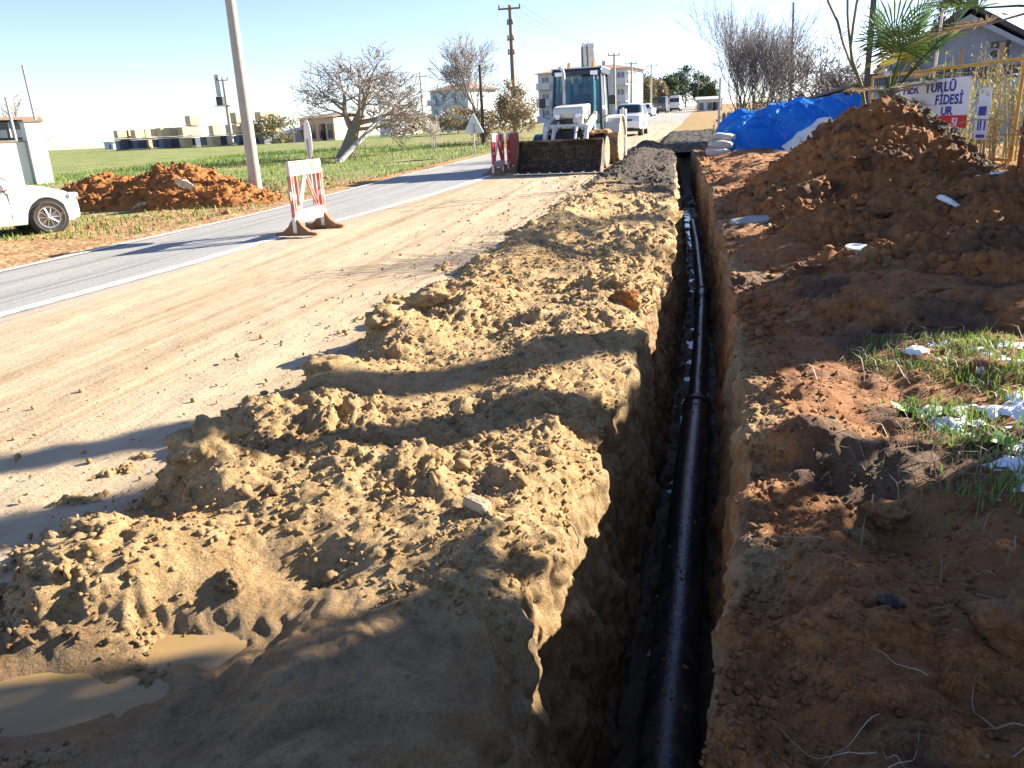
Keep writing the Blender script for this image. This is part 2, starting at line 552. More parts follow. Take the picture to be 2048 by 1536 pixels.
CL = np.interp(ry, [-60, 0, 5.7, 12.2, 16.5, 25, 46, 140, 240], [-6, -5.95, -5.9, -5.58, -5.2, -4.85, -4.6, -4.1, -4.3])
u = np.linspace(0, 1, 110)
RX = RL[:, None]+(RR-RL)[:, None]*u[None]
RYY = np.repeat(ry[:, None], len(u), 1)
RX[:, 0] += .10*fbm(ry*1.3, ry*0, 0, 3, 9)
mudf = .20+sm(-1.0, 1.2, RX-CL[:, None]+.5*fbm(RX*.5, RYY*.25, 0, 3, 35))*.66+.16*(1-sm(-8.0, -7.2, RX))
mudf = mudf*(1-.55*sm(45, 90, RYY))
near = (1-sm(14, 26, RYY))
rut = near*sm(-.2, .8, RX-CL[:, None])
RZ = G(RX, RYY)+.022+rut*(.016*fbm(RX*4.5, RYY*.7, 0, 3, 31)+.012*fbm(RX*14, RYY*9, 0, 3, 33)+.014*lumps(RX*9, RYY*7, 3, .5)*sm(-3.6, -2.2, RX))
def road_z(x, y):
    return g(x, y)+.024
npmesh('road', np.stack([RX, RYY, RZ], 2).reshape(-1, 3), gridfaces(len(ry), len(u)), 'muddy_asphalt',
       attr=np.stack([mudf.ravel()]*3, 1))['kind'] = 'structure'
M('worn_white_paint', (.80, .80, .78), (.68, .67, .64), rough=.7, scale=5, dirt=(.36, .32, .27), dscale=4, damt=.40)
def stripe(name, xs, w, y0, y1, dz, label):
    yy = np.concatenate([np.arange(y0, min(30, y1), .06), np.linspace(30, y1, 120)]) if y1 > 30 else np.arange(y0, y1, .12)
    xc = np.interp(yy, ry, xs)
    wob = .008*fbm(yy*3, yy*0, 0, 2, 4)
    def rz(xq):                                            # lies on the finished road surface
        out = np.empty(len(yy))
        for i_, (a_, b_) in enumerate(zip(xq, yy)):
            j_ = int(np.clip(np.searchsorted(ry, b_)-1, 0, len(ry)-2)); f_ = np.clip((b_-ry[j_])/(ry[j_+1]-ry[j_]), 0, 1)
            out[i_] = (1-f_)*np.interp(a_, RX[j_], RZ[j_])+f_*np.interp(a_, RX[j_+1], RZ[j_+1])
        return out+dz
    cols = [xc-w/2+wob, xc-w/4+wob, xc+wob, xc+w/4+wob, xc+w/2+wob]
    P = np.stack([np.stack([q_, yy, rz(q_)], 1) for q_ in cols], 1)
    o = npmesh(name, P.reshape(-1, 3), gridfaces(len(yy), 5), 'worn_white_paint')
    tag(o, label, kind='structure')
stripe('road_centre_line', CL, .17, -20, 140, .009, 'worn white centre line between clean asphalt and muddy lane')
stripe('road_edge_line', RL+.16, .10, -20, 140, .010, 'faint white edge line along the verge')

# ------------------------------------------------------------------ the trench and its banks (one dense sheet)
TY = [-3, 0, 1.5, 1.9, 2.3, 2.7, 3.1, 3.5, 4.2, 5.3, 6.5, 8.5, 11, 14, 18, 25, 34]
TL = [-.44, -.44, -.42, -.45, -.46, -.43, -.41, -.38, -.35, -.31, -.29, -.23, -.19, -.21, -.30, -.48, -.70]
TR = [.05, .05, .09, .15, .20, .24, .27, .28, .29, .34, .40, .40, .36, .36, .32, .18, -.12]
PY = [-3, 0, 2.6, 3.7, 5.0, 6.7, 8.8, 11.5, 15.8, 20.7, 28, 34]
PX = [-.06, -.06, -.04, .0, .04, .105, .155, .215, .17, .05, -.07, -.3]
BED = -1.15
def bank_h(x, y):
    """large shape of the banks above the lie of the land (without the heaps that are things of their own)"""
    h = .035+.04*fbm(x*.9, y*.7, 0, 3, 61)
    left = x < 0
    # left bank: rough ridge of spoil along the road side, lower middle, lip at the trench
    fade = 1-.35*sm(8, 16, y)
    ridge = .15*np.exp(-((x+1.75+.18*fbm(y*.9, y*0, 0, 2, 8))/.34)**2)*(.5+.5*sm(1.2, 2.6, y))*(.75+.5*fbm(y*1.7, y*0+3, 0, 2, 12))
    lip = .05*np.exp(-((x+.65)/.25)**2)
    h = h+np.where(left, fade*(ridge*.75+lip*.6+.015+.09*fbm(x*1.9+3, y*1.7, 0, 3, 64)), .10*fbm(x*2.1, y*1.8, 0, 3, 65))
    for bx, by, sx, sy, a in BUMPS:
        h = h+(a*.68 if bx < 0 and a > 0 else a)*np.exp(-((x-bx)/sx)**2-((y-by)/sy)**2)
    h = h+np.where(x > .1, .05*sm(.2, 1.5, x)+.05*sm(5, 9, y)*sm(.4, 1.4, x), 0)
    # outer edge of the spoil runs out on to the road
    edge = -2.16+.22*fbm(y*1.1, y*0, 0, 3, 21)+.12*sm(10, 18, y)
    run = sm(edge-.16, edge+.22, x)
    h = np.where(left, h*run-.035*(1-run), h)
    return h
BUMPS = [  # x, y, sigma x, sigma y, height
    (-1.92, 5.75, .17, .20, .20), (-1.93, 4.85, .20, .20, .19), (-1.95, 3.95, .24, .24, .20), (-2.02, 3.20, .28, .20, .15),
    (-1.86, 2.55, .22, .18, .20), (-1.95, 2.02, .26, .2, .12), (-1.55, 2.3, .3, .1, -.05), (-1.2, 2.75, .36, .22, .12), (-1.05, 2.35, .35, .18, .08),
    (-.85, 3.75, .25, .22, .07), (-.65, 5.6, .32, .4, .10), (-.62, 6.6, .3, .4, .10), (-1.75, 8.0, .3, .5, .13), (-1.7, 11, .35, .8, .14),
    (-1.2, 14, .4, 1.2, .12), (-1.3, 20, .5, 2.5, .25), (-1.35, 26, .6, 2.5, .28), (-1.5, 31, .6, 2.0, .25),
    (-1.74, 1.42, .36, .30, -.17), (-1.50, 1.76, .2, .12, -.08), (-1.15, 1.55, .12, .5, -.04), (-.75, 1.75, .30, .5, .05),
    (-1.35, 3.05, .3, .10, -.06), (-1.3, 2.12, .2, .08, -.05),
    (.45, 2.3, .17, 1.0, .10), (.58, 3.15, .16, .13, .12), (.85, 3.05, .2, .12, .11), (.72, 2.62, .3, .12, -.06), (.80, 1.95, .14, .12, .07), (1.35, 2.7, .2, .2, .08), (.55, 3.9, .2, .25, .06), (1.2, 5.4, .35, .25, .12), (1.9, 5.3, .4, .25, .14), (.95, 4.5, .5, .5, .04), (.75, 6.4, .28, .3, .12),  # first bump raises the right lip to keep sun off the left wall
    (1.35, 6.2, .5, .4, .12), (.8, 8.4, .3, .6, .10), (.72, 14.5, .5, 1.8, .06), (1.9, 20, 1.2, 3, .08), (2.1, 5.9, .6, .5, .15)]
rows = [-2.5, -1.5, -.8, -.3]
yv = 0.1
while yv < YB1:
    rows.append(yv)
    yv += .05 if yv < 1.0 else max(.0095, .0042*yv)
rows = np.array(rows+[YB1])
xLr = np.interp(rows, TY, TL)-.02+.10*fbm(rows*1.4, rows*0, 0, 4, 71)+.05*fbm(rows*5, rows*0, 0, 3, 72)*(1-sm(8, 16, rows))
xRr = np.interp(rows, TY, TR)+.04*fbm(rows*1.5, rows*0, 0, 4, 73)+.012*fbm(rows*6, rows*0, 0, 2, 74)*(1-sm(8, 16, rows))
xPr = np.interp(rows, PY, PX)
endf = sm(27, 31, rows)                       # the trench runs out
bedz = np.interp(rows, _RY, _RZ)+BED*(1-endf)-.02
nL, nW, nB, nRW, nR = 250, 74, 34, 62, 190
tl = 1-(1-np.linspace(0, 1, nL, endpoint=False))**1.12
tw = np.linspace(0, 1, nW, endpoint=False)
tb = np.linspace(0, 1, nB, endpoint=False)
trw = np.linspace(0, 1, nRW, endpoint=False)
tr = np.linspace(0, 1, nR)
tr = .10*tr+.90*tr**2.6
n = len(rows)
yy = rows[:, None]
bL = (xPr-.19-.03*(1-endf))[:, None]; bR = (xPr+.19)[:, None]
bL = np.maximum(bL, xLr[:, None]+.06); bR = np.minimum(bR, xRr[:, None]-.03)
A = XB0+(xLr[:, None]-XB0)*tl[None]                                    # left bank
zA = G(A, yy)+bank_h(A, yy+0*A)
shoulder = lambda dx, y_: -(.05+.10*sm(-.3, .4, fbm(y_*1.8, y_*0, 0, 3, 75)))*np.clip(1-dx/.20, 0, 1)**2
zA = zA+shoulder(xLr[:, None]-A, yy+0*A)
zl = G(xLr, rows)+bank_h(xLr, rows)+shoulder(0*rows, rows); zr = G(xRr, rows)+bank_h(xRr, rows)
rl = .05                                                              # rounded lip
Wx = xLr[:, None]+(bL-xLr[:, None])*(tw[None]**1.25)
Wz = zl[:, None]+(bedz-zl)[:, None]*(1-(1-tw[None])**1.05)
Wz = Wz-rl*np.exp(-tw[None]*14)*0
Bx = bL+(bR-bL)*tb[None]
Bz = bedz[:, None]+0*Bx+.05*np.abs(tb[None]*2-1)**4
Vx = bR+(xRr[:, None]-bR)*(trw[None]**.8)
Vz = bedz[:, None]+.05+(zr-bedz-.05)[:, None]*trw[None]
D = xRr[:, None]+(XB1-xRr[:, None])*tr[None]
zD = G(D, yy)+bank_h(D, yy+0*D)
PXs = np.concatenate([A, Wx, Bx, Vx, D], 1)
PZs = np.concatenate([zA, Wz, Bz, Vz, zD], 1)
PYs = yy+0*PXs
P = np.stack([PXs, PYs, PZs], 2)
# unfolded coordinate across the section, so that clods do not stretch on the walls
sd_ = np.sqrt(np.diff(PXs, axis=1)**2+np.diff(PZs, axis=1)**2)
s_ = np.concatenate([np.zeros((n, 1)), np.cumsum(sd_, 1)], 1)
s_ -= s_[:, nL:nL+1]
col_id = np.concatenate([np.full(nL, 0), np.full(nW, 1), np.full(nB, 2), np.full(nRW, 3), np.full(nR, 4)])[None]+0*PXs
bank = (col_id == 0) | (col_id == 4)
# how crumbly the surface is
cr = np.where(col_id == 0, .68+1.0*fbm(PXs*1.8, PYs*1.8, 0, 3, 41), np.where(col_id == 4, .55+.5*fbm(PXs*1.4, PYs*1.4, 0, 2, 42), .42))
smooth_near = (1-sm(1.85, 2.2, PYs+.25*(PXs+1.0)))*(col_id == 0)*sm(-1.62, -1.28, PXs+.12*fbm(PYs*3, PYs*0, 0, 2, 44))          # trodden wet mud nearest the camera
cr = cr*(1-.9*smooth_near)
puddle_m = np.exp(-((PXs+1.74)/.36)**2-((PYs-1.42)/.32)**2)
cr = cr*(1-.85*sm(.35, .7, puddle_m))
midtrack = np.exp(-((PXs+1.25)/.22)**2)*(col_id == 0)
cr = np.clip(cr*(1-.45*midtrack), 0.06, 1.2)
dist = np.clip(PYs/3, 1, 4)
wu, wv = s_+.05*fbm(s_*7, PYs*7, 0, 2, 16)+.022*fbm(s_*27, PYs*27, 0, 2, 25), PYs+.05*fbm(s_*7+9, PYs*7, 0, 2, 17)+.022*fbm(s_*27+5, PYs*27, 0, 2, 26)
patchy = .35+.9*sm(-.25, .35, fbm(s_*2.6, PYs*2.6, 0, 2, 18))
d = cr*(.055*lumps(wu*4.6, wv*4.6, 11)*patchy+.022*lumps(wu*10, wv*10, 12)*patchy+.008*lumps(wu*24, wv*24, 13)+.006*lumps(wu*52, wv*52, 14)*(1-sm(5, 9, PYs))+.07*(.3-np.abs(fbm(s_*3.4, PYs*3.4, 0, 4, 19)))+.05*(.25-np.abs(fbm(s_*9.5, PYs*9.5, 0, 4, 20)))*patchy+.022*(.25-np.abs(fbm(s_*26, PYs*26, 0, 3, 24))))
d += .03*fbm(s_*3.1, PYs*3.1, 0, 4, 51)+np.where(bank, .034*cr*fbm(s_*15, PYs*15, 0, 4, 55)+.012*cr*fbm(s_*46, PYs*46, 0, 3, 56)*(1-sm(6, 10, PYs)), 0)
wall = (col_id == 1) | (col_id == 3)
d += np.where(wall, .05*fbm(s_*3.0, PYs*3.4, 0, 4, 52)+.010*fbm(s_*6, PYs*20, 0, 3, 53)+.022*fbm(s_*14, PYs*14, 0, 4, 66), 0)
d += np.where(col_id == 2, .055*fbm(s_*9, PYs*5, 0, 3, 54), 0)
d += smooth_near*(.04*fbm(s_*4, PYs*3, 0, 5, 57)+.03*(.25-np.abs(fbm(s_*6, PYs*4, 0, 4, 59)))+.012*fbm(s_*22, PYs*14, 0, 4, 60)-.03*sm(.25, .5, fbm(s_*2.2+5, PYs*3.1, 0, 2, 58)))
d *= sm(-1, .2, PYs)
Nn = gnormals(P)
Nn[:, :, 2] = np.where(bank, np.abs(Nn[:, :, 2]), Nn[:, :, 2])
sgn = np.where((Nn[:, :, 2:3] < 0) & bank[:, :, None], -1, 1)
Nn = gnormals(P)
if Nn[n//2, 20, 2] < 0: Nn = -Nn
P = P+Nn*d[:, :, None]
# outer rims tuck under the neighbouring sheets
tuck = np.exp(-np.arange(PXs.shape[1])/2.0)[None]
P[:, :, 2] -= .02*tuck
redf = np.where(col_id == 0, .10+.10*fbm(PXs*2, PYs*2, 0, 3, 81), np.where(col_id == 4, .86+.7*fbm(PXs*1.3, PYs*1.3, 0, 4, 82), np.where(col_id == 1, .16, .22)))
redf = np.where((col_id == 4), redf-.35*(1-sm(0, .25, PXs-xRr[:, None]))*(1-sm(.0, .5, fbm(PYs*.8, PYs*0, 0, 2, 83))), redf)
redf = redf+np.where(wall, .25*sm(.1, .4, fbm(s_*1.2, PYs*1.1, 0, 3, 84)), 0)
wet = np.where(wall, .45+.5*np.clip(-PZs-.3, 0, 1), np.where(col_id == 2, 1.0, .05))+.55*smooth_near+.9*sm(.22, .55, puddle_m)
wet = wet+np.where(col_id == 4, .15, 0)+.30*smooth_near  # added right bank wetness darkens it towards its shaded tone
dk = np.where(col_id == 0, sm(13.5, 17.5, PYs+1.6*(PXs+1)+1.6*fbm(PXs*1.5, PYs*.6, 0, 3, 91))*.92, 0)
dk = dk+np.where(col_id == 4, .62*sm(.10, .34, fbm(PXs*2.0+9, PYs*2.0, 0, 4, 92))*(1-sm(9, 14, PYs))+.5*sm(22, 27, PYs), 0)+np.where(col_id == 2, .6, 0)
dk = dk+np.where(wall, .45*np.clip(-PZs-.45, 0, .8)+.6*sm(18, 24, PYs), 0)  # walls get darker towards the bottom and the far end
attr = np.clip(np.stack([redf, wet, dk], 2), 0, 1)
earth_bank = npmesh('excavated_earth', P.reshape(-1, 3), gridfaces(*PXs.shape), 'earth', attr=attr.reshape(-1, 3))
tag(earth_bank, 'freshly dug earth of the trench and its two banks', kind='structure')
BANKP, BANKA = P, attr

def bank_z(x, y):
    """height of the finished bank near (x, y)"""
    j = int(np.clip(np.searchsorted(rows, y), 1, n-1))
    if x < xLr[j]: sl = slice(0, nL)
    else: sl = slice(nL+nW+nB+nRW, None)
    i = int(np.argmin(np.abs(P[j, sl, 0]-x)))
    return float(P[j, sl, 2][i])

# loose crumbs lying on the banks and spilled on to the road
rng = np.random.default_rng(5)
def scatter_bank(k, ymin, ymax, cols, rmin, rmax, pw=2.2, crmin=.35):
    jj = np.searchsorted(rows, ymin+(ymax-ymin)*rng.random(k)**1.8)
    ii = rng.integers(cols[0], cols[1], k)
    keep = cr[jj, ii] > crmin*rng.random(k)+.12
    jj, ii = jj[keep], ii[keep]
    rad = rmin+(rmax-rmin)*rng.random(len(jj))**pw
    pts = P[jj, ii]+rng.uniform(-.004, .004, (len(jj), 3))+Nn[jj, ii]*(rad*.15)[:, None]
    a = attr[jj, ii].copy()
    a[:, 0] = np.clip(a[:, 0]+rng.uniform(-.2, .3, len(jj)), 0, 1)
    return pts, rad, a
sets = [scatter_bank(34000, 1.0, 9, (4, nL), .0022, .016, 3.4), scatter_bank(2600, 6, 30, (4, nL), .008, .04, 2.6), scatter_bank(300, 1.8, 12, (10, nL), .014, .034, 1.8, .6),
        scatter_bank(15000, 1.2, 7, (nL+nW+nB+nRW, nL+nW+nB+nRW+120), .0022, .015, 3.4), scatter_bank(1500, 5, 26, (nL+nW+nB+nRW, nL+nW+nB+nRW+150), .010, .045, 2.6)]
k = 1100                                                              # spill along the edge of the road
sy = 1.2+24*rng.random(k)**1.9; sx = -2.25-rng.random(k)**2.5*1.6
sr = .004+.016*rng.random(k)**4+.0005*sy
sets.append((np.stack([sx, sy, G(sx, sy)+.030+sr*.3], 1), sr, np.tile([[.15, .05, 0]], (k, 1))))
pv, pr, pa = (np.concatenate([q[i] for q in sets]) for i in range(3))
vv, ff, aa = crumbs(pv, pr, rng, attr=pa)
tag(npmesh('soil_crumbs', vv, ff, 'earth', smooth=False, attr=aa), 'loose crumbs of tan earth strewn over the banks', 'soil', kind='stuff')

# broken asphalt where the trench runs out, its dark colour also imitating shade
rx_, ry_ = np.meshgrid(np.linspace(-1.5, 2.2, 90), np.linspace(29.5, 52, 200))
hz_ = .10*sm(-1.5, -1.0, rx_)*(1-sm(1.6, 2.2, rx_))*sm(29.5, 31, ry_)*(1-sm(48, 52, ry_))
rz_ = G(rx_, ry_)-.05+hz_*1.6+.06*hz_*10*lumps(rx_*3, ry_*3, 71)+.05*fbm(rx_*2, ry_*2, 0, 3, 72)*hz_*10
tag(npmesh('asphalt_with_shade', np.stack([rx_, ry_, rz_], 2).reshape(-1, 3), gridfaces(200, 90), 'earth', attr=np.tile([[.1, .2, .95]], (rx_.size, 1))), 'broken asphalt where the trench runs out, its dark colour imitating shade too', kind='structure')

# ------------------------------------------------------------------ heaps
def heap(name, label, x0, x1, y0, y1, nx, ny, f, redv, wetv, darkv, seed, amp=1.0, cat='soil heap'):
    gx_, gy_ = np.meshgrid(np.linspace(x0, x1, nx), np.linspace(y0, y1, ny))
    h = f(gx_, gy_)
    z = G(gx_, gy_)-.05+h
    Pp = np.stack([gx_, gy_, z], 2)
    nn = gnormals(Pp)
    on = sm(.0, .2, h)
    ss = gx_+.0; tt = gy_+.6*h
    dd = amp*on*(.10*lumps(ss*3.2, tt*3.2, seed)+.055*lumps(ss*8, tt*8, seed+1)+.035*lumps(ss*16, tt*16, seed+2)*(.4+.8*sm(-.2, .3, fbm(ss*2.5, tt*2.5, 0, 2, seed+7)))+.02*lumps(ss*34, tt*34, seed+6)+.03*fbm(ss*14, tt*14, 0, 3, seed+8)+.10*fbm(ss*2, tt*2, 0, 4, seed+3))
    Pp = Pp+nn*dd[:, :, None]
    keep = h.ravel()[gridfaces(ny, nx)].max(1) > .012
    rr = np.clip(redv+.6*fbm(gx_*1.8, gy_*1.8, 0, 4, seed+4), 0, 1)
    dk_ = np.clip(darkv+.8*darkv*fbm(gx_*1.5, gy_*1.5, 0, 3, seed+5)+.5*(.02 < darkv < .5)*sm(.08, .32, fbm(gx_*2.2+4, gy_*2.2, 0, 4, seed+9)), 0, 1)
    at_ = np.stack([rr, wetv+0*rr, dk_], 2)
    V, F_ = Pp.reshape(-1, 3), gridfaces(ny, nx)[keep]
    rg_ = np.random.default_rng(seed)
    idx = rg_.integers(0, len(V), 9000); idx = idx[h.ravel()[idx] > .04]
    rad_ = .008+.05*rg_.random(len(idx))**4
    cv, cf, ca = crumbs(V[idx]+nn.reshape(-1, 3)[idx]*(rad_*.4)[:, None], rad_, rg_, attr=at_.reshape(-1, 3)[idx])
    t_ = thing(name, label, cat, (0, 0, 0))
    npmesh('heap_body', V, F_, 'earth', t_, attr=at_.reshape(-1, 3))
    npmesh('loose_clods', cv, cf, 'earth', t_, smooth=False, attr=ca)['kind'] = 'stuff'
    return t_, Pp
def cone(x, y, cx_, cy_, rl_, rr_, rn, rf, H, p=1.0):
    dx = (x-cx_)/np.where(x < cx_, rl_, rr_); dy = (y-cy_)/np.where(y < cy_, rn, rf)
    r_ = np.sqrt(dx*dx+dy*dy+.012)
    return H*np.clip(1.08-r_, 0, 1)**p
def f_big(x, y):
    h = cone(x, y, 2.68, 12.9, 1.9, 1.35, 3.0, 2.8, 1.46, .85)
    h = np.maximum(h, cone(x, y, 3.2, 9.7, 2.0, 3.5, 3.1, 4, .58, .8))
    h = np.maximum(h, cone(x, y, 1.55, 11.0, .95, 1.6, 1.5, 2, .55, .7))
    h = np.maximum(h, cone(x, y, 2.0, 7.6, .9, 1.6, 1.2, 2, .30, .8))
    h = np.maximum(h, cone(x, y, 3.1, 7.2, 1.0, 1.6, 1.4, 2, .48, .8))
    h = np.maximum(h, cone(x, y, 1.45, 8.9, .75, 1.5, 1.3, 1.8, .36, .75))
    h = np.maximum(h, cone(x, y, 1.25, 7.0, .55, 1.0, .8, 1.2, .22, .8))
    h = np.maximum(h, cone(x, y, 2.3, 6.2, .8, 1.2, .7, 1.2, .30, .8))
    h = h+.12*fbm(x*1.1, y*1.1, 0, 3, 17)*sm(.02, .3, h)
    h = h*sm(.42, .8, x)
    return np.maximum(h, 0)*(1-sm(6.5, 7.5, x))
_, HEAPP = heap('soil_heap', 'large reddish brown heap of dug earth in front of the yellow gate', .5, 7.4, 5.4, 16.5, 330, 420, f_big, .85, .10, .06, 201)
heap('soil_heap', 'dark earth heap with dry roots behind the reddish heap', 2.4, 7.2, 13.6, 18.2, 170, 150,
     lambda x, y: cone(x, y, 3.62, 15.5, 1.6, 1.4, 1.6, 1.8, 1.40, .8)+.08*fbm(x*1.2, y*1.2, 0, 3, 27)*sm(-.2, .4, cone(x, y, 3.62, 15.5, 1.6, 1.4, 1.6, 1.8, 1.40, .8)), .5, .1, .86, 231)  # mostly dark earth throughout
def f_red(x, y):
    h = cone(x, y, -13.3, 19.5, 2.6, 1.9, 1.7, 1.8, 1.02, .85)
    h = np.maximum(h, cone(x, y, -15.3, 19.2, 1.9, 2.0, 1.4, 1.5, .85, .8))
    h = np.maximum(h, cone(x, y, -12.2, 19.0, 1.6, 1.9, 1.1, 1.3, .55, .8))
    return h+.10*fbm(x*1.2, y*1.2, 0, 3, 37)*sm(.02, .3, h)
heap('soil_heap', 'orange red heap of earth beside the concrete pole across the road', -18, -9.6, 17.2, 22, 240, 150, f_red, 1.0, .0, .0, 261, 1.1)

# ------------------------------------------------------------------ water
def water_mat(name, tint, rough, depthcol):
    m, t, b = nodes(name)
    N, L = t.nodes, t.links
    b.inputs['Base Color'].default_value = (*depthcol, 1)
    b.inputs['Roughness'].default_value = rough
    b.inputs['IOR'].default_value = 1.33
    b.inputs['Specular IOR Level'].default_value = .6
    tc = N.new('ShaderNodeTexCoord'); nz = N.new('ShaderNodeTexNoise'); nz.inputs['Scale'].default_value = 9
    L.new(tc.outputs['Object'], nz.inputs['Vector'])
    bp = N.new('ShaderNodeBump'); bp.inputs['Strength'].default_value = .12; bp.inputs['Distance'].default_value = .02
    L.new(nz.outputs['Fac'], bp.inputs['Height']); L.new(bp.outputs[0], b.inputs['Normal'])
    MATS[name] = m
water_mat('trench_water', None, .06, (.012, .013, .016))
water_mat('mud_water', None, .10, (.30, .195, .085))
wy = np.concatenate([np.arange(.5, 8, .15), np.linspace(8, 26, 60)])
pc = np.interp(wy, PY, PX)
wz = np.interp(wy, _RY, _RZ)+BED-.024+.034*sm(15, 18, wy)
Pw = np.stack([np.stack([pc-.26, wy, wz], 1), np.stack([pc+.25, wy, wz], 1)], 1)
npmesh('trench_water', Pw.reshape(-1, 3), gridfaces(len(wy), 2), 'trench_water')['kind'] = 'structure'
tag(bpy.data.objects['trench_water'], 'dark seepage water on the floor of the trench')
mb = MB()
ang = np.linspace(0, 6.283, 41)[:-1]
mb.add([(-1.74+.74*math.cos(a), 1.38+.66*math.sin(a), -.034) for a in ang], [tuple(range(40))])
tag(build('puddle', mb, 'mud_water'), 'yellow brown muddy puddle beside the trodden bank', kind='structure')

# ------------------------------------------------------------------ pipes
M('black_plastic', (.014, .014, .019), (.022, .022, .030), rough=.30, scale=3, bump=.25, bscale=45, dirt=(.085, .07, .06), dscale=7, damt=.40)
M('rubber_seal', (.05, .022, .015), (.03, .015, .012), rough=.5)
PZC = BED+.128
def pline(y0, y1, r_, k=26):
    ys = np.linspace(y0, y1, k)
    return [(float(np.interp(q, PY, PX)), float(q), float(np.interp(q, _RY, _RZ)+PZC-.13+.012+r_)) for q in ys]
def pipe(y0, y1, r_, label, bell=None):
    t_ = thing('drain_pipe', label, 'pipe', (0, 0, 0), group='black pipes laid in the trench')
    build('pipe_barrel', MB().tube(pline(y0, y1, r_, max(8, int((y1-y0)*6))), r_, 28), 'black_plastic', t_, angle=50)
    if bell:
        b0, b1, rb = bell
        build('socket', MB().tube([*pline(b0-.10, b0, r_, 2), *[(x, y, z-(rb-r_)) for x, y, z in pline(b0+.05, b1, rb, 5)]], [r_+.001, r_+.006, rb, rb, rb, rb, rb*.995][:7], 28), 'black_plastic', t_, angle=50)
        e = pline(b1-.05, b1+.012, rb, 2)
        build('rubber_seal', MB().tube([(x, y, z-(rb-r_)) for x, y, z in e], [rb+.010, rb+.010], 28), 'rubber_seal', t_, angle=50)
    return t_
t_ = pipe(-1.0, 6.72, .116, 'thick black drain pipe nearest the camera, resting on the trench floor')
build('rubber_seal', MB().tube(pline(6.66, 6.75, .122, 2), .124, 28), 'rubber_seal', t_, angle=50)
pipe(6.70, 11.3, .084, 'thinner black drain pipe beyond the first joint in the trench', (11.0, 11.55, .112))
pipe(11.4, 19.0, .084, 'farthest black drain pipe in the trench, ending before the open water')

rg_ = np.random.default_rng(19); k = 420
py_ = 1.5+17*rg_.random(k)**1.5; an_ = rg_.normal(0, .45, k); rp_ = np.where(py_ < 6.7, .116, .084)
pxx = np.interp(py_, PY, PX)+rp_*np.sin(an_); pzz = np.interp(py_, _RY, _RZ)+PZC-.13+.012+rp_+rp_*np.cos(an_)
rad = .003+.012*rg_.random(k)**3
vv, ff, aa = crumbs(np.stack([pxx, py_, pzz+rad*.2], 1), rad, rg_, attr=np.tile([[.2, .5, .1]], (k, 1)))
tag(npmesh('pipe_crumbs', vv, ff, 'earth', smooth=False, attr=aa), 'crumbs of earth fallen on to the pipes', 'soil', kind='stuff')

# ------------------------------------------------------------------ big clods and stones on the banks
def clod(x, y, r_, label, seed, red=.15, wet=.0, dark=0.0, sq=(1.25, 1, .62), name='earth_clod', cat='clod', z=None, sink=.5, mat='earth', parent=None):
    v = ICO4_V*np.array(sq)*r_
    q = ICO4_V*1.0
    dsp = .75*fbm(q[:, 0]*1.5+seed, q[:, 1]*1.5, q[:, 2]*1.5, 4, seed)+.22*lumps(q[:, 0]*2.6+q[:, 2]*2.1, q[:, 1]*2.6+q[:, 2]*1.7, seed)+.14*lumps(q[:, 0]*6+q[:, 2]*5, q[:, 1]*6-q[:, 2]*5, seed+1)+.22*fbm(q[:, 0]*6, q[:, 1]*6, q[:, 2]*6, 4, seed+3)
    v = v*(1+dsp)[:, None]
    at_ = np.tile([[red, wet, dark]], (len(v), 1))
    o = npmesh(name, v, ICO4_F, mat, attr=at_)
    o.location = (x, y, (bank_z(x, y) if z is None else z)+r_*sq[2]*(1-sink*2))
    o.rotation_euler = (0, 0, seed)
    if label: tag(o, label, cat, 'large clods on the banks')
    return o
clod(-1.93, 5.62, .105, 'tan clod of earth beside the road, farthest of two neighbours', 3, .18)
clod(-1.95, 4.78, .105, 'tan clod of earth beside the road, nearer of two neighbours', 5, .2)
clod(-1.62, 6.55, .06, 'small orange clod near the road side of the bank', 7, .55)
clod(-.47, 6.05, .085, 'rust coloured hollow clod on the lip of the trench', 9, .85, sq=(1.1, .8, .7))
clod(-1.88, 2.62, .105, 'pointed tan clod topping the heap beside the puddle', 11, .1, sq=(1.3, 1.1, .7))
clod(-1.98, 3.95, .10, 'crumbly tan clod between two shadow streaks beside the road', 13, .1)
clod(-1.42, 1.98, .05, 'grey stone lying above the puddle', 15, .1, .1, .35, sq=(1.2, .7, .6))
clod(-1.72, 1.18, .075, 'wet clod sitting in the muddy puddle', 17, .1, .5, sq=(1.6, .7, .5), z=.0)
clod(.60, 2.62, .055, 'yellow sunlit stone on the lip of the near step', 19, .35, sq=(.9, .8, 1.0))
clod(.72, 2.78, .06, 'sunlit orange clod behind the yellow stone', 21, .6)
clod(.84, 1.92, .085, 'round brown clod in the shade near the camera', 23, .7, .6)
clod(.62, 1.70, .045, 'upright sliver of earth in the shade near the camera', 25, .7, .5, sq=(.5, .5, 1.6))
clod(.55, 1.98, .028, 'dark pebble in the shaded bank', 27, .3, .5, .9)
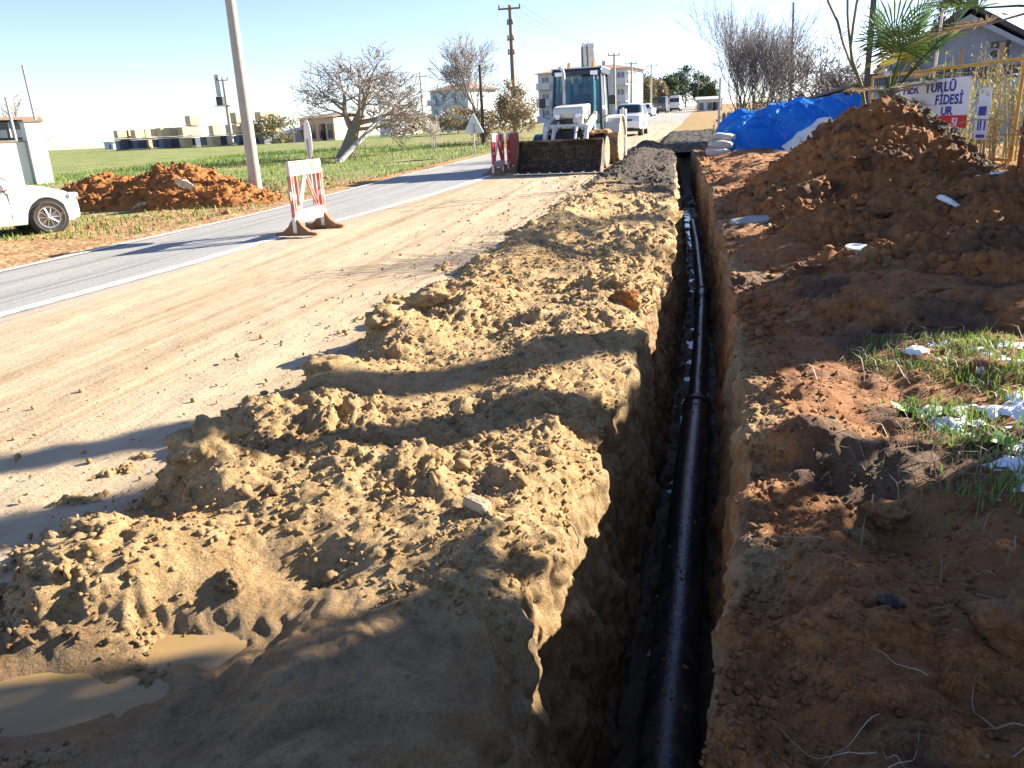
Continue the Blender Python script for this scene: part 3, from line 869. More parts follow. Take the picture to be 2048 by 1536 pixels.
# broken piece of fired brick and a flat slab
M('fired_clay', (.44, .29, .17), (.55, .40, .26), rough=.85, scale=20, bump=.4)
M('grey_stone', (.30, .29, .28), (.40, .385, .37), rough=.85, scale=12, bump=.4)
b_ = build('brick_fragment', MB().box((0, 0, 0), (.11, .05, .04), taper=.9), 'fired_clay', bevel=.008)
b_.location = (-.72, 2.47, bank_z(-.72, 2.47)+.015); b_.rotation_euler = (.15, .1, -.5)
tag(b_, 'broken piece of pale fired brick near the trench lip', 'brick')
b_ = build('stone_slab', MB().prism([(-.25, -.12), (.2, -.16), (.28, .08), (.05, .17), (-.22, .1)], 'Z', -.03, .03), 'grey_stone', bevel=.01)
b_.location = (.73, 10.2, bank_z(.73, 10.2)+.05); b_.rotation_euler = (.12, -.05, .4)
tag(b_, 'flat grey stone slab on the bank right of the trench', 'slab')
M('white_plastic', (.72, .74, .76), (.62, .64, .66), rough=.4, scale=4, dirt=(.45, .40, .33), dscale=7, damt=.35)
def heap_z(x, y):
    q = HEAPP.reshape(-1, 3); return float(q[np.argmin((q[:, 0]-x)**2+(q[:, 1]-y)**2), 2])
b_ = build('plastic_disc', MB().lathe([(.105, 0), (.115, .005), (.115, .022), (.106, .027), (.09, .025), (.02, .022)], n=36), 'white_plastic', angle=40)
b_.location = (1.44, 7.33, heap_z(1.44, 7.33)+.05); b_.rotation_euler = (.10, .06, 0)
tag(b_, 'round white plastic lid lying on the brown bank', 'lid')

def scrap(x, y, z, r_, seed, label, mat='white_plastic', sq=(1, .7, .45), cat='litter', name='plastic_scrap'):
    rg_ = np.random.default_rng(seed)
    gx_, gy_ = np.meshgrid(np.linspace(-1, 1, 16), np.linspace(-1, 1, 16))
    zz = .6*fbm(gx_*1.3+seed, gy_*1.3, 0, 3, seed)+.25*fbm(gx_*4, gy_*4, 0, 2, seed+3)+.35*(1-gx_**2)*(1-gy_**2)
    mb_ = MB().grid([[(gx_[j, i]*r_*sq[0]*(1+.25*zz[i, j]), gy_[j, i]*r_*sq[1]*(1+.25*zz[j, i]), zz[j, i]*r_*sq[2]) for i in range(16)] for j in range(16)])
    o = build(name, mb_, mat, smooth=True, solid=.004)
    o.location = (x, y, z); o.rotation_euler = (.5, .2, seed)
    return tag(o, label, cat)
def heap_z(x, y):
    q = HEAPP.reshape(-1, 3); return float(q[np.argmin((q[:, 0]-x)**2+(q[:, 1]-y)**2), 2])
scrap(3.45, 10.6, heap_z(3.45, 10.6)+.10, .22, 3, 'crumpled white plastic bag half buried in the reddish heap', cat='bag', name='plastic_bag')
scrap(2.55, 8.9, heap_z(2.55, 8.9)+.05, .12, 5, 'thin curved white plastic strip on the brown bank', sq=(1.4, .25, .6))
for i, (x, y, z, r_, lb) in enumerate([(-12.35, 18.15, .45, .32, 'large white plastic sheet on the slope of the orange heap'), (-15.9, 18.05, .25, .17, 'small white scrap at the far end of the orange heap'),
        (-13.3, 17.55, .0, .16, 'grey scrap among rubble at the foot of the orange heap'), (-12.2, 16.3, -.26, .2, 'white scrap lying on the bare verge before the orange heap')]):
    scrap(x, y, z, r_, 40+i, lb)

# ------------------------------------------------------------------ vehicles
M('white_car_paint', (.80, .80, .80), (.76, .76, .77), rough=.28, scale=2, coat=.6, dirt=(.55, .50, .43), dscale=2.5, damt=.22)
M('dark_car_paint', (.035, .045, .055), (.05, .06, .07), rough=.3, scale=2, coat=.6)
M('tyre_rubber', (.025, .024, .023), (.05, .045, .04), rough=.85, scale=14, bump=.3, dirt=(.25, .19, .13), dscale=6, damt=.35)
M('muddy_tyre', (.30, .19, .10), (.42, .30, .18), rough=.95, scale=9, bump=.6, dirt=(.04, .035, .03), dscale=7, damt=.42)
M('alloy', (.62, .63, .65), (.5, .51, .53), rough=.3, metal=.85, scale=5)
M('black_trim', (.015, .015, .016), (.03, .03, .032), rough=.5, scale=10)
M('lamp_glass', (.75, .77, .80), (.6, .62, .66), rough=.1, metal=.3, scale=6)
M('red_lamp', (.45, .02, .02), (.35, .015, .015), rough=.2, scale=6)
M('amber_lamp', (.85, .33, .03), (.7, .25, .02), rough=.25, scale=6)
M('plate_white', (.75, .75, .75), (.68, .68, .68), rough=.5)
glass_mat('car_glass', (.20, .30, .36), .04, .72)

def wheel(parent, c, r_, w, spokes=10, side=1, tyre='tyre_rubber', rimr=.66, rim='alloy'):
    e = bpy.data.objects.new('wheel', None); C.objects.link(e); e.parent = parent; e.location = c
    h = w/2
    build('tyre', MB().lathe([(r_*rimr, -h*.8), (r_*.9, -h), (r_*.98, -h*.8), (r_, -h*.4), (r_, h*.4), (r_*.98, h*.8), (r_*.9, h), (r_*rimr, h*.8)], axis='Y', n=32), tyre, e, angle=40)
    m = MB()
    m.lathe([(r_*rimr*1.01, h*.55*side), (r_*rimr*1.01, h*.9*side), (r_*rimr*.9, h*.86*side), (r_*rimr*.88, h*.5*side)], axis='Y', n=32)
    for k in range(spokes):
        a = 2*math.pi*k/spokes
        m.tube([(0, h*.85*side, 0), (math.cos(a)*r_*rimr*.93, h*.72*side, math.sin(a)*r_*rimr*.93)], [r_*.055, r_*.045], 5)
    m.lathe([(r_*.12, h*.5*side), (r_*.12, h*.95*side), (r_*.05, h*1.0*side)], axis='Y', n=16)
    build('rim', m, rim, e, angle=40)
    build('brake_disc', MB().lathe([(r_*rimr*.95, -h*.2*side), (r_*rimr*.95, h*.3*side)], axis='Y', n=24), 'black_trim', e)
    return e

def car(name, label, cat, loc, rz, prof, paint, L=4.4, Wd=1.74, rw=.31, xf=1.35, xr=-1.28, detail=True, group=None, rear=False):
    """prof: lists over x (nose +): top line, belt line, half width factor, cabin half width; and glass ranges"""
    t = thing(name, label, cat, loc, rz, group)
    ns = 90
    xs = np.linspace(-L/2, L/2, ns)
    zt = np.interp(xs, *prof['top']); zb = np.interp(xs, *prof['belt'])
    ker = np.array([1, 2, 3, 2, 1])/9
    smo = lambda a: np.convolve(np.pad(a, 2, 'edge'), ker, 'valid')
    zt, zb = smo(zt), smo(zb)
    zb = np.minimum(zb, zt-.02)
    w = Wd/2*smo(np.interp(xs, *prof['w'])); wc = Wd/2*smo(np.interp(xs, *prof['wc']))
    zl = np.full(ns, prof.get('sill', .22)); zl = zl+np.interp(xs, [-L/2, -L/2+.25, L/2-.25, L/2], [.16, 0, 0, .05])
    ra = rw+.055
    for xw in (xf, xr):
        dx = np.abs(xs-xw)
        zl = np.where(dx < ra, np.maximum(zl, rw+np.sqrt(np.maximum(ra*ra-dx*dx, 0))), zl)
    def sect(i, side):
        a, b_, c = zl[i], zb[i], zt[i]
        a = min(a, b_-.05)
        q = [(w[i]*.93, a), (w[i]*.99, a+.15*(b_-a)), (w[i], a+.45*(b_-a)), (w[i]*.985, a+.8*(b_-a)), (w[i]*.955, b_),
             (w[i]*.955+(wc[i]-w[i]*.955)*.5, b_+(c-b_)*.47), (wc[i], b_+(c-b_)*.9), (wc[i]*.82, c), (0, c+.012)]
        return [(float(xs[i]), side*y, float(z)) for y, z in q]
    P_ = [sect(i, -1)+sect(i, 1)[-2::-1] for i in range(ns)]
    m = MB().grid(P_)
    m.add(P_[0], [tuple(range(len(P_[0])))]); m.add(P_[-1], [tuple(range(len(P_[-1])))])
    body = build('body', m, paint, t, angle=32)
    build('underbody', MB().box((0, 0, .34), (L*.93, Wd*.78, .22)), 'black_trim', t)
    for xw in (xf, xr):
        for s in (-1, 1):
            build('wheel_arch', MB().lathe([(ra*.985, -.12), (ra*.985, .10)], (xw, s*(Wd/2-.17), rw), 'Y', 20), 'black_trim', t)
            wheel(t, (xw, s*(Wd/2-.115), rw), rw, .20, 10, s)
    def at(xq, k, side):
        i = int(np.clip(round((xq+L/2)/L*(ns-1)), 0, ns-1)); return Vector(sect(i, side)[k])
    def pane(nm, x0, x1, side, sl=(0, 0)):
        rows_ = []
        for tt in (.1, .4, .7, .98):
            row = []
            for ss in np.linspace(0, 1, 7):
                xq0, xq1 = x0+sl[0]*tt, x1+sl[1]*tt
                xq = xq0+(xq1-xq0)*ss
                a, b_, c = at(xq, 4, side), at(xq, 5, side), at(xq, 6, side)
                p = a.lerp(b_, tt*2) if tt < .5 else b_.lerp(c, tt*2-1)
                row.append((xq, p.y+side*.009, p.z))
            rows_.append(row)
        build(nm, MB().grid(rows_), 'car_glass', t, smooth=True, solid=.004)
    for side in (-1, 1):
        for (x0, x1, s0, s1) in prof['glass']:
            pane('side_window', x0, x1, side, (s0, s1))
    def screen(nm, x0, x1, off):
        rows_ = []
        for ss in np.linspace(0, 1, 8):
            xq = x0+(x1-x0)*ss
            i = (xq+L/2)/L*(ns-1); i0 = int(np.clip(i, 0, ns-2)); fr = i-i0
            a = [Vector(v) for v in sect(i0, -1)]; b_ = [Vector(v) for v in sect(i0+1, -1)]
            e = a[7].lerp(b_[7], fr); c = a[8].lerp(b_[8], fr)
            rows_.append([(xq+off[0], y, c.z+off[1]+(e.z-c.z)*(abs(y)/abs(e.y))**2) for y in np.linspace(e.y*1.06, -e.y*1.06, 9)])
        build(nm, MB().grid(rows_), 'car_glass', t, smooth=True, solid=.004)
    screen('windscreen', *prof['ws'], (.012, .012))
    screen('rear_window', *prof['rw'], (-.012, .012))
    if detail:
        for s in (-1, 1):
            mr = build('mirror', MB().box((prof['mir'], s*(Wd/2+.07), prof['mirz']), (.16, .17, .12)), paint, t, bevel=.03)
            build('mirror_stalk', MB().box((prof['mir'], s*(Wd/2-.02), prof['mirz']-.05), (.08, .10, .05)), 'black_trim', mr)
            for xd in prof.get('doors', ()):
                build('door_seam', MB().box((xd, s*(Wd/2*.985+.002), .66), (.010, .016, .62)), 'black_trim', t)
            for xd in prof.get('handles', ()):
                build('door_handle', MB().box((xd, s*(Wd/2+.008), .82), (.17, .03, .028)), paint, t, bevel=.008)
            build('headlight', MB().box((L/2-.19, s*(Wd/2-.24), prof['hl']), (.26, .34, .11), rz=-s*.5), 'lamp_glass', t, bevel=.04)
            build('tail_light', MB().box((-L/2+.06, s*(Wd/2-.16), prof['tl']), (.10, .22, .24)), 'red_lamp', t, bevel=.03)
        build('grille', MB().box((L/2-.03, 0, prof['hl']-.06), (.05, .70, .16)), 'black_trim', t, bevel=.02)
        build('bumper_intake', MB().box((L/2-.02, 0, .36), (.05, 1.0, .16)), 'black_trim', t, bevel=.02)
        build('number_plate', MB().box((-L/2-.005, 0, prof['tl']-.14), (.012, .50, .11)), 'plate_white', t)
    return t

sedan = dict(top=([-2.2, -2.1, -1.75, -1.45, -.75, -.2, .35, 1.12, 1.6, 2.05, 2.2], [.62, .98, 1.06, 1.10, 1.44, 1.49, 1.44, 1.00, .93, .80, .58]),
             belt=([-2.2, -2.0, 1.1, 1.6, 2.05, 2.2], [.60, .95, .93, .88, .74, .55]),
             w=([-2.2, -2.05, -1.6, 1.5, 1.95, 2.12, 2.2], [.72, .90, 1, 1, .93, .80, .62]), wc=([-2.2, -1.4, -.5, .4, 1.15, 2.2], [.66, .74, .70, .70, .80, .60]),
             glass=[(-.15, .80, .0, -.36), (-1.25, -.20, .36, .0)], ws=(1.05, .42), rw=(-1.42, -.82), mir=.82, mirz=.98, hl=.72, tl=.86, doors=(.86, -.18, -1.1), handles=(-.02, -1.0))
hatch = dict(top=([-2.0, -1.95, -1.7, -1.3, -.4, .2, 1.0, 1.45, 1.85, 2.0], [.62, 1.0, 1.42, 1.54, 1.58, 1.52, 1.05, .98, .84, .60]),
             belt=([-2.0, -1.9, 1.0, 1.5, 1.85, 2.0], [.60, .98, .95, .90, .78, .56]), w=sedan['w'], wc=([-2.0, -1.5, .3, 1.0, 2.0], [.66, .72, .72, .80, .60]),
             glass=[(-.2, .68, 0, -.34), (-1.45, -.25, .15, 0)], ws=(.92, .25), rw=(-1.93, -1.68), mir=.7, mirz=1.0, hl=.74, tl=.95, doors=(.75, -.2), handles=(-.05,))
suv = dict(top=([-2.1, -2.06, -1.85, -1.3, -.2, .3, .75, 1.2, 1.95, 2.1], [.7, 1.2, 1.66, 1.74, 1.75, 1.72, 1.20, 1.14, 1.06, .72]),
           belt=([-2.1, -2.0, .8, 1.3, 1.95, 2.1], [.68, 1.10, 1.08, 1.05, .98, .66]), w=([-2.1, -2.0, -1.6, 1.7, 2.0, 2.1], [.82, .94, 1, 1, .95, .84]), wc=([-2.1, -1.5, .3, .9, 2.1], [.74, .78, .78, .88, .80]),
           glass=[(-.3, .5, 0, -.2), (-1.6, -.35, .08, 0)], ws=(.75, .36), rw=(-2.04, -1.86), mir=.55, mirz=1.18, hl=.86, tl=1.0, sill=.34)
van = dict(top=([-2.4, -2.36, -2.25, -1.3, .6, .95, 1.55, 2.2, 2.4], [.8, 1.6, 2.25, 2.35, 2.35, 2.25, 1.35, 1.10, .7]),
           belt=([-2.4, -2.3, 1.4, 2.2, 2.4], [.7, 1.2, 1.2, 1.02, .62]), w=([-2.4, -2.3, -2, 1.9, 2.25, 2.4], [.86, .95, 1, 1, .92, .8]), wc=([-2.4, -1.5, .7, 1.5, 2.4], [.86, .88, .88, .86, .7]),
           glass=[(.55, 1.3, 0, -.3)], ws=(1.48, 1.0), rw=(-2.37, -2.28), mir=1.25, mirz=1.35, hl=.8, tl=1.0, sill=.32)
car('parked_car', 'white saloon car parked on the verge at the left edge', 'car', (-14.33, 13.24, g(-12.9, 14.1)-.01), R(58), sedan, 'white_car_paint', rw=.325, xf=1.52)
car('approaching_car', 'white off-road car coming up behind the backhoe loader', 'car', (-3.45, 48.5, g(-3, 48)+.02), R(-93), suv, 'white_car_paint', L=4.2, Wd=1.8, rw=.36, xf=1.25, xr=-1.3)
car('departing_car', 'white hatchback driving away up the road', 'car', (-5.5, 108, g(-5.5, 108)+.02), R(84), hatch, 'white_car_paint', L=4.0, Wd=1.75)
car('departing_van', 'dark grey van ahead of the white hatchback', 'van', (-4.4, 128, g(-4.4, 128)+.02), R(85), van, 'dark_car_paint', L=4.8, Wd=1.9, rw=.34, xf=1.5, xr=-1.5)
car('departing_van', 'white box van farthest up the road', 'van', (-2.6, 139, g(-2.6, 139)+.02), R(86), van, 'white_car_paint', L=4.8, Wd=2.0, rw=.34, xf=1.5, xr=-1.5)

# ---- backhoe loader (faces the camera; local -Y is its front)
M('machine_white', (.72, .70, .65), (.62, .60, .54), rough=.5, scale=3, dirt=(.40, .31, .20), dscale=3.2, damt=.38)
M('machine_dark', (.022, .024, .028), (.04, .042, .046), rough=.5, scale=6, dirt=(.16, .12, .08), dscale=4, damt=.3)
M('cab_blue', (.018, .035, .07), (.03, .05, .09), rough=.35, scale=4)
M('worn_steel', (.20, .17, .14), (.33, .29, .24), rough=.6, metal=.35, scale=6, bump=.4, dirt=(.085, .055, .035), dscale=4, damt=.62)
M('polished_steel', (.65, .65, .66), (.5, .5, .52), rough=.25, metal=.9)
M('clay_cake', (.34, .18, .08), (.48, .29, .14), rough=.95, scale=12, bump=.8)
M('dark_clay', (.06, .04, .028), (.13, .09, .06), rough=.9, scale=12, bump=.8)
glass_mat('cab_glass', (.58, .76, .84), .04, .14)
bh = thing('backhoe_loader', 'white backhoe loader facing the camera on the muddy lane', 'backhoe', (-3.25, 20.1, g(-3.1, 20)+.04), R(-4))
bh.scale = (.9, .9, .9)
def bp(nm, mb_, mat, parent=None, **k):
    return build(nm, mb_, mat, parent or bh, **k)
prof = [(0, .02), (.40, .05), (.66, .15), (.80, .34), (.82, .54), (.74, .74), (.60, .87)]
rowsb = [[(x, y, z) for x in np.linspace(-1.18, 1.18, 9)] for y, z in prof]
bucket = bp('bucket', MB().grid(rowsb), 'worn_steel', solid=.035)
for s in (-1, 1):
    build('bucket_side', MB().prism([(-.02, .0), (.4, .02), (.68, .12), (.84, .32), (.86, .55), (.77, .76), (.60, .90), (.42, .68), (.22, .26)], 'X', s*1.19-.018, s*1.19+.018), 'worn_steel', bucket)
build('cutting_edge', MB().box((0, -.03, .022), (2.40, .16, .03)), 'polished_steel', bucket, bevel=.006)
for k in range(8):
    build('edge_bolt', MB().box((-1.08+k*.308, -.075, .045), (.07, .09, .045)), 'polished_steel', bucket, bevel=.01)
build('top_lip', MB().box((0, .595, .88), (2.38, .10, .05)), 'worn_steel', bucket, bevel=.01)
rg_ = np.random.default_rng(8)
pm = np.stack([rg_.uniform(-1.1, 1.1, 420), np.zeros(420), rg_.beta(2, 2.4, 420)*.68+.10], 1)
pm[:, 1] = np.interp(pm[:, 2], [.02, .15, .34, .54, .74, .87], [.0, .62, .78, .80, .72, .58])
mv, mf, _ = crumbs(pm, .02+.05*rg_.random(420)**2, rg_)
o_ = npmesh('mud_cake', mv, mf, 'dark_clay', bucket, smooth=False); o_['kind'] = 'stuff'
# loader arms, levers and rams
for s in (-1, 1):
    arm = bp('loader_arm', MB().prism([(.87, .40), (1.02, .36), (1.46, 1.02), (2.75, 1.42), (2.75, 1.64), (1.38, 1.26), (.87, .56)], 'X', s*.60-.055, s*.60+.055), 'machine_white', bevel=.02)
    build('pivot_pin', MB().lathe([(.07, -.09), (.07, .09)], (s*.60, .93, .46), 'X', 16), 'polished_steel', arm)
    ram = bp('lift_ram', MB().tube([(s*.44, 2.35, .82), (s*.47, 1.62, 1.06)], .055, 12), 'machine_white')
    build('ram_rod', MB().tube([(s*.47, 1.62, 1.06), (s*.50, 1.2, 1.16)], .03, 10), 'polished_steel', ram)
    ram = bp('tilt_ram', MB().tube([(s*.28, 1.95, 1.45), (s*.30, 1.30, 1.12)], .05, 12), 'machine_white')
    build('ram_rod', MB().tube([(s*.30, 1.30, 1.12), (s*.33, .92, .78)], .028, 10), 'polished_steel', ram)
    bp('bucket_link', MB().prism([(.88, .74), (.96, .68), (1.14, .94), (1.30, 1.18), (1.22, 1.24), (1.0, 1.0)], 'X', s*.33-.03, s*.33+.03), 'machine_white', bevel=.01)
    for q in range(2):
        bp('hydraulic_hose', MB().tube([(s*(.16+.08*q), 1.70, 1.40), (s*(.18+.08*q), 1.45, 1.20), (s*(.22+.05*q), 1.25, .95), (s*(.2+.06*q), .98, .80)], .016, 6), 'machine_dark')
bp('arm_cross_tube', MB().tube([(-.60, 1.55, 1.24), (.60, 1.55, 1.24)], .07, 14), 'machine_white', angle=40)
# bonnet and nose
bp('bonnet', MB().prism([(1.66, 1.46), (1.64, 1.68), (1.74, 1.78), (2.1, 1.83), (2.85, 1.88), (2.85, 1.05), (2.2, 1.05), (2.1, 1.42)], 'X', -.46, .46), 'machine_white', bevel=.05)
gr = bp('radiator_grille', MB().box((0, 1.78, 1.10), (.82, .10, .66)), 'machine_dark', bevel=.02)
for k in range(7):
    build('grille_bar', MB().box((0, 1.72, .84+k*.085), (.74, .02, .025)), 'black_trim', gr)
bp('nose_bracket', MB().box((.30, 1.66, 1.42), (.30, .12, .26)), 'machine_white', bevel=.03)
for s in (-1, 1):
    bp('headlamp', MB().lathe([(.07, 0), (.085, -.05), (.08, -.07), (.03, -.075)], (s*.30, 1.64, 1.52), 'Y', 16), 'lamp_glass')
bp('chassis', MB().box((0, 3.3, .72), (.70, 3.7, .42)), 'machine_dark', bevel=.03)
bp('front_axle', MB().tube([(-.80, 2.12, .46), (.80, 2.12, .46)], .10, 12), 'machine_dark')
def tractor_wheel(c, r_, w, s, nm='wheel'):
    e = bpy.data.objects.new(nm, None); C.objects.link(e); e.parent = bh; e.location = c
    h = w/2
    build('tyre', MB().lathe([(r_*.55, -h*.8), (r_*.8, -h), (r_*.95, -h*.95), (r_*.985, -h*.6), (r_*.985, h*.6), (r_*.95, h*.95), (r_*.8, h), (r_*.55, h*.8)], axis='X', n=36), 'muddy_tyre', e, angle=40)
    m = MB()
    for k in range(22):
        a = 2*math.pi*k/22
        for q in (-1, 1):
            aa_ = a+(.07 if q > 0 else -.07)
            ca, sa = math.cos(aa_), math.sin(aa_)
            m.add([(q*h*.04, r_*.97*math.cos(a), r_*.97*math.sin(a)), (q*h*.04, r_*.97*math.cos(a+.07), r_*.97*math.sin(a+.07)), (q*h*.98, r_*.96*math.cos(aa_+.11), r_*.96*math.sin(aa_+.11)), (q*h*.98, r_*.96*math.cos(aa_+.03), r_*.96*math.sin(aa_+.03)),
                   (q*h*.04, r_*1.03*math.cos(a), r_*1.03*math.sin(a)), (q*h*.04, r_*1.03*math.cos(a+.07), r_*1.03*math.sin(a+.07)), (q*h*.98, r_*1.02*math.cos(aa_+.11), r_*1.02*math.sin(aa_+.11)), (q*h*.98, r_*1.02*math.cos(aa_+.03), r_*1.02*math.sin(aa_+.03))],
                  [(0, 1, 2, 3), (4, 5, 6, 7), (0, 1, 5, 4), (1, 2, 6, 5), (2, 3, 7, 6), (3, 0, 4, 7)])
    build('tread', m, 'muddy_tyre', e)
    build('rim', MB().lathe([(r_*.56, h*.7*s), (r_*.56, h*.85*s), (r_*.5, h*.8*s), (r_*.42, h*.35*s), (r_*.2, h*.3*s), (r_*.2, h*.5*s), (r_*.06, h*.55*s)], axis='X', n=28), 'machine_white', e, angle=40)
for s in (-1, 1):
    tractor_wheel((s*.90, 2.12, .47), .47, .34, s)
    tractor_wheel((s*.92, 4.15, .70), .70, .50, s)
    pts = [(2.12+.60*math.cos(a), .50+.56*math.sin(a)) for a in np.linspace(.35, 2.4, 9)]
    fe = bp('front_mudguard', MB().prism(pts+[(y, z-.03) for y, z in pts[::-1]], 'X', s*.90-.19, s*.90+.19), 'cab_blue')
    pts = [(4.15+.83*math.cos(a), .70+.83*math.sin(a)) for a in np.linspace(.25, 2.75, 12)]
    bp('rear_mudguard', MB().prism(pts+[(4.15+(y-4.15)*.95, .7+(z-.7)*.95) for y, z in pts[::-1]], 'X', s*.93-.29, s*.93+.29), 'machine_white', bevel=.01)
    st = bp('stabiliser_leg', MB().box((s*1.08, 5.15, .95), (.20, .20, 1.5)), 'machine_white', bevel=.02)
    build('stabiliser_foot', MB().box((s*1.08, 5.15, .22), (.34, .34, .06)), 'machine_dark', st)
    build('stabiliser_ram', MB().tube([(s*1.08, 5.02, 1.0), (s*1.08, 5.02, 1.75)], .05, 10), 'polished_steel', st)
mv, mf, _ = crumbs(np.stack([.92+.16*rg_.standard_normal(130).clip(-1.3, 1.3), 2.0+.22*rg_.standard_normal(130), 1.02+.05*rg_.random(130)], 1), .03+.06*rg_.random(130), rg_)
npmesh('mud_clump', mv, mf, 'clay_cake', bh, smooth=False)['kind'] = 'stuff'
# cab
def cabx(z): return .78-.10*(z-.95)/1.9
def caby(z): return 2.85+.22*(z-.95)/1.9
cab = bp('cab', MB().box((0, 3.6, 1.02), (1.52, 1.50, .16)), 'cab_blue', bevel=.02)
for s in (-1, 1):
    build('cab_post', MB().tube([(s*cabx(.95), caby(.95), .95), (s*cabx(2.72), caby(2.72), 2.72)], .05, 8), 'cab_blue', cab)
    build('cab_post', MB().tube([(s*cabx(.95), 4.35, .95), (s*cabx(2.72), 4.28, 2.72)], .05, 8), 'cab_blue', cab)
    build('cab_post', MB().tube([(s*cabx(1.1), 3.62, 1.1), (s*cabx(2.72), 3.66, 2.72)], .035, 8), 'machine_white', cab)
    for y0, y1 in ((2.95, 3.58), (3.70, 4.25)):
        build('side_window', MB().grid([[(s*(cabx(z)+.005), y0+(.16*(z-1.1)/1.6 if y0 < 3 else 0), z), (s*(cabx(z)+.005), y1, z)] for z in (1.12, 1.9, 2.66)]), 'cab_glass', cab, solid=.006)
    build('door_rail', MB().box((s*(cabx(1.75)+.02), 3.3, 1.75), (.05, .75, .08)), 'machine_white', cab, bevel=.01)
    build('wing_mirror', MB().box((s*1.08, 2.95, 1.95), (.20, .05, .26)), 'machine_dark', cab, bevel=.03)
    build('mirror_arm', MB().tube([(s*.74, 2.95, 1.45), (s*1.05, 2.92, 1.55), (s*1.08, 2.97, 1.9)], .015, 6), 'machine_dark', cab)
    build('work_lamp', MB().box((s*.54, 2.96, 2.74), (.24, .08, .13)), 'lamp_glass', cab, bevel=.015)
build('windscreen', MB().grid([[(x*cabx(z)*.95, caby(z)-.01, z) for x in (-1, -.3, .3, 1)] for z in (1.1, 1.6, 2.1, 2.64)]), 'cab_glass', cab, solid=.006)
build('rear_window', MB().grid([[(x*cabx(z)*.95, 4.33, z) for x in (-1, 1)] for z in (1.3, 2.64)]), 'cab_glass', cab, solid=.006)
rf = build('cab_roof', MB().prism([(2.92, 2.70), (2.94, 2.84), (3.1, 2.90), (4.4, 2.90), (4.48, 2.82), (4.46, 2.70)], 'X', -.76, .76), 'cab_blue', cab, bevel=.03)
build('roof_edge', MB().box((0, 3.7, 2.89), (1.56, 1.58, .035)), 'machine_white', cab, bevel=.01)
for x in (.44, -.30):
    build('beacon', MB().lathe([(.05, 2.90), (.055, 2.93), (.05, 3.05), (.02, 3.07)], (x, 3.3, .01), 'Z', 14), 'amber_lamp', cab)
bp('exhaust_stack', MB().tube([(-.28, 2.45, 1.8), (-.28, 2.45, 2.70), (-.30, 2.46, 2.80), (-.36, 2.50, 2.87), (-.44, 2.55, 2.90)], .045, 12), 'machine_white', angle=50)
se = build('seat', MB().box((0, 3.62, 1.48), (.50, .50, .14)), 'machine_dark', cab, bevel=.04)
build('seat_back', MB().box((0, 3.90, 1.85), (.50, .14, .66), rx=-.12), 'machine_dark', se, bevel=.04)
build('seat_pedestal', MB().box((0, 3.65, 1.25), (.34, .36, .32)), 'machine_dark', se)
build('steering_wheel', MB().tube([(.2*math.cos(a), 3.16+.08*math.sin(a), 1.66+.17*math.sin(a)) for a in np.linspace(0, 6.283, 17)], .016, 6), 'black_trim', cab)
build('steering_column', MB().tube([(0, 3.02, 1.1), (0, 3.16, 1.66)], .035, 8), 'black_trim', cab)
# rear digging arm, folded upright behind the cab
boom = bp('boom', MB().prism([(4.75, .9), (5.05, .9), (5.10, 2.2), (4.98, 3.2), (4.86, 3.62), (4.66, 3.62), (4.62, 3.1), (4.72, 2.2)], 'X', -.20, .20), 'machine_white', bevel=.03)
build('dipper_arm', MB().prism([(5.15, 1.0), (5.45, 1.0), (5.40, 2.9), (5.15, 3.72), (4.92, 3.72), (4.95, 3.4)], 'X', -.12, .12), 'machine_white', boom, bevel=.02)
build('boom_ram', MB().tube([(.30, 4.66, 2.6), (.18, 4.66, 3.56)], .06, 12), 'machine_white', boom)
build('ram_rod', MB().tube([(.38, 4.66, 2.0), (.30, 4.66, 2.6)], .03, 10), 'polished_steel', boom)
for x in (-.14, .02):
    build('boom_hose', MB().tube([(x, 4.64, 2.4), (x+.02, 4.60, 3.0), (x-.02, 4.64, 3.60), (x, 4.80, 3.74)], .018, 6), 'machine_dark', boom)
build('head_bracket', MB().box((.06, 4.80, 3.64), (.34, .26, .14)), 'machine_white', boom, bevel=.03)
bp('rear_frame', MB().box((0, 4.75, .85), (2.1, .22, .45)), 'machine_white', bevel=.03)

# ---- person at the controls: one continuous skinned figure
def skin_figure(name, joints, edges, mat, parent=None, root=0, sub=2):
    me = bpy.data.meshes.new(name)
    me.from_pydata([j[0] for j in joints], edges, [])
    o = bpy.data.objects.new(name, me); C.objects.link(o)
    md = o.modifiers.new('skin', 'SKIN'); md.use_smooth_shade = True
    for i, j in enumerate(joints):
        sv = me.skin_vertices[0].data[i]
        sv.radius = (j[1], j[1] if len(j) < 3 else j[2]); sv.use_root = (i == root)
    o.modifiers.new('sub', 'SUBSURF').levels = sub
    o.modifiers['sub'].render_levels = sub
    dg = bpy.context.evaluated_depsgraph_get()
    ev = bpy.data.meshes.new_from_object(o.evaluated_get(dg))
    bpy.data.objects.remove(o)
    oo = link(name, ev, mat, parent, smooth=True)
    return oo
M('skin', (.42, .25, .17), (.46, .28, .19), rough=.6)
M('purple_jacket', (.15, .10, .28), (.20, .14, .34), rough=.9, scale=12, bump=.2)
M('white_stripe_cloth', (.72, .72, .72), (.6, .6, .62), rough=.9)
M('dark_hair', (.02, .015, .012), (.035, .025, .02), rough=.7)
bz = bh.location.z
pe = thing('person', 'person in a purple jacket seated inside the cab', 'person', bh.location, R(-4))
pe.scale = (.9, .9, .9)
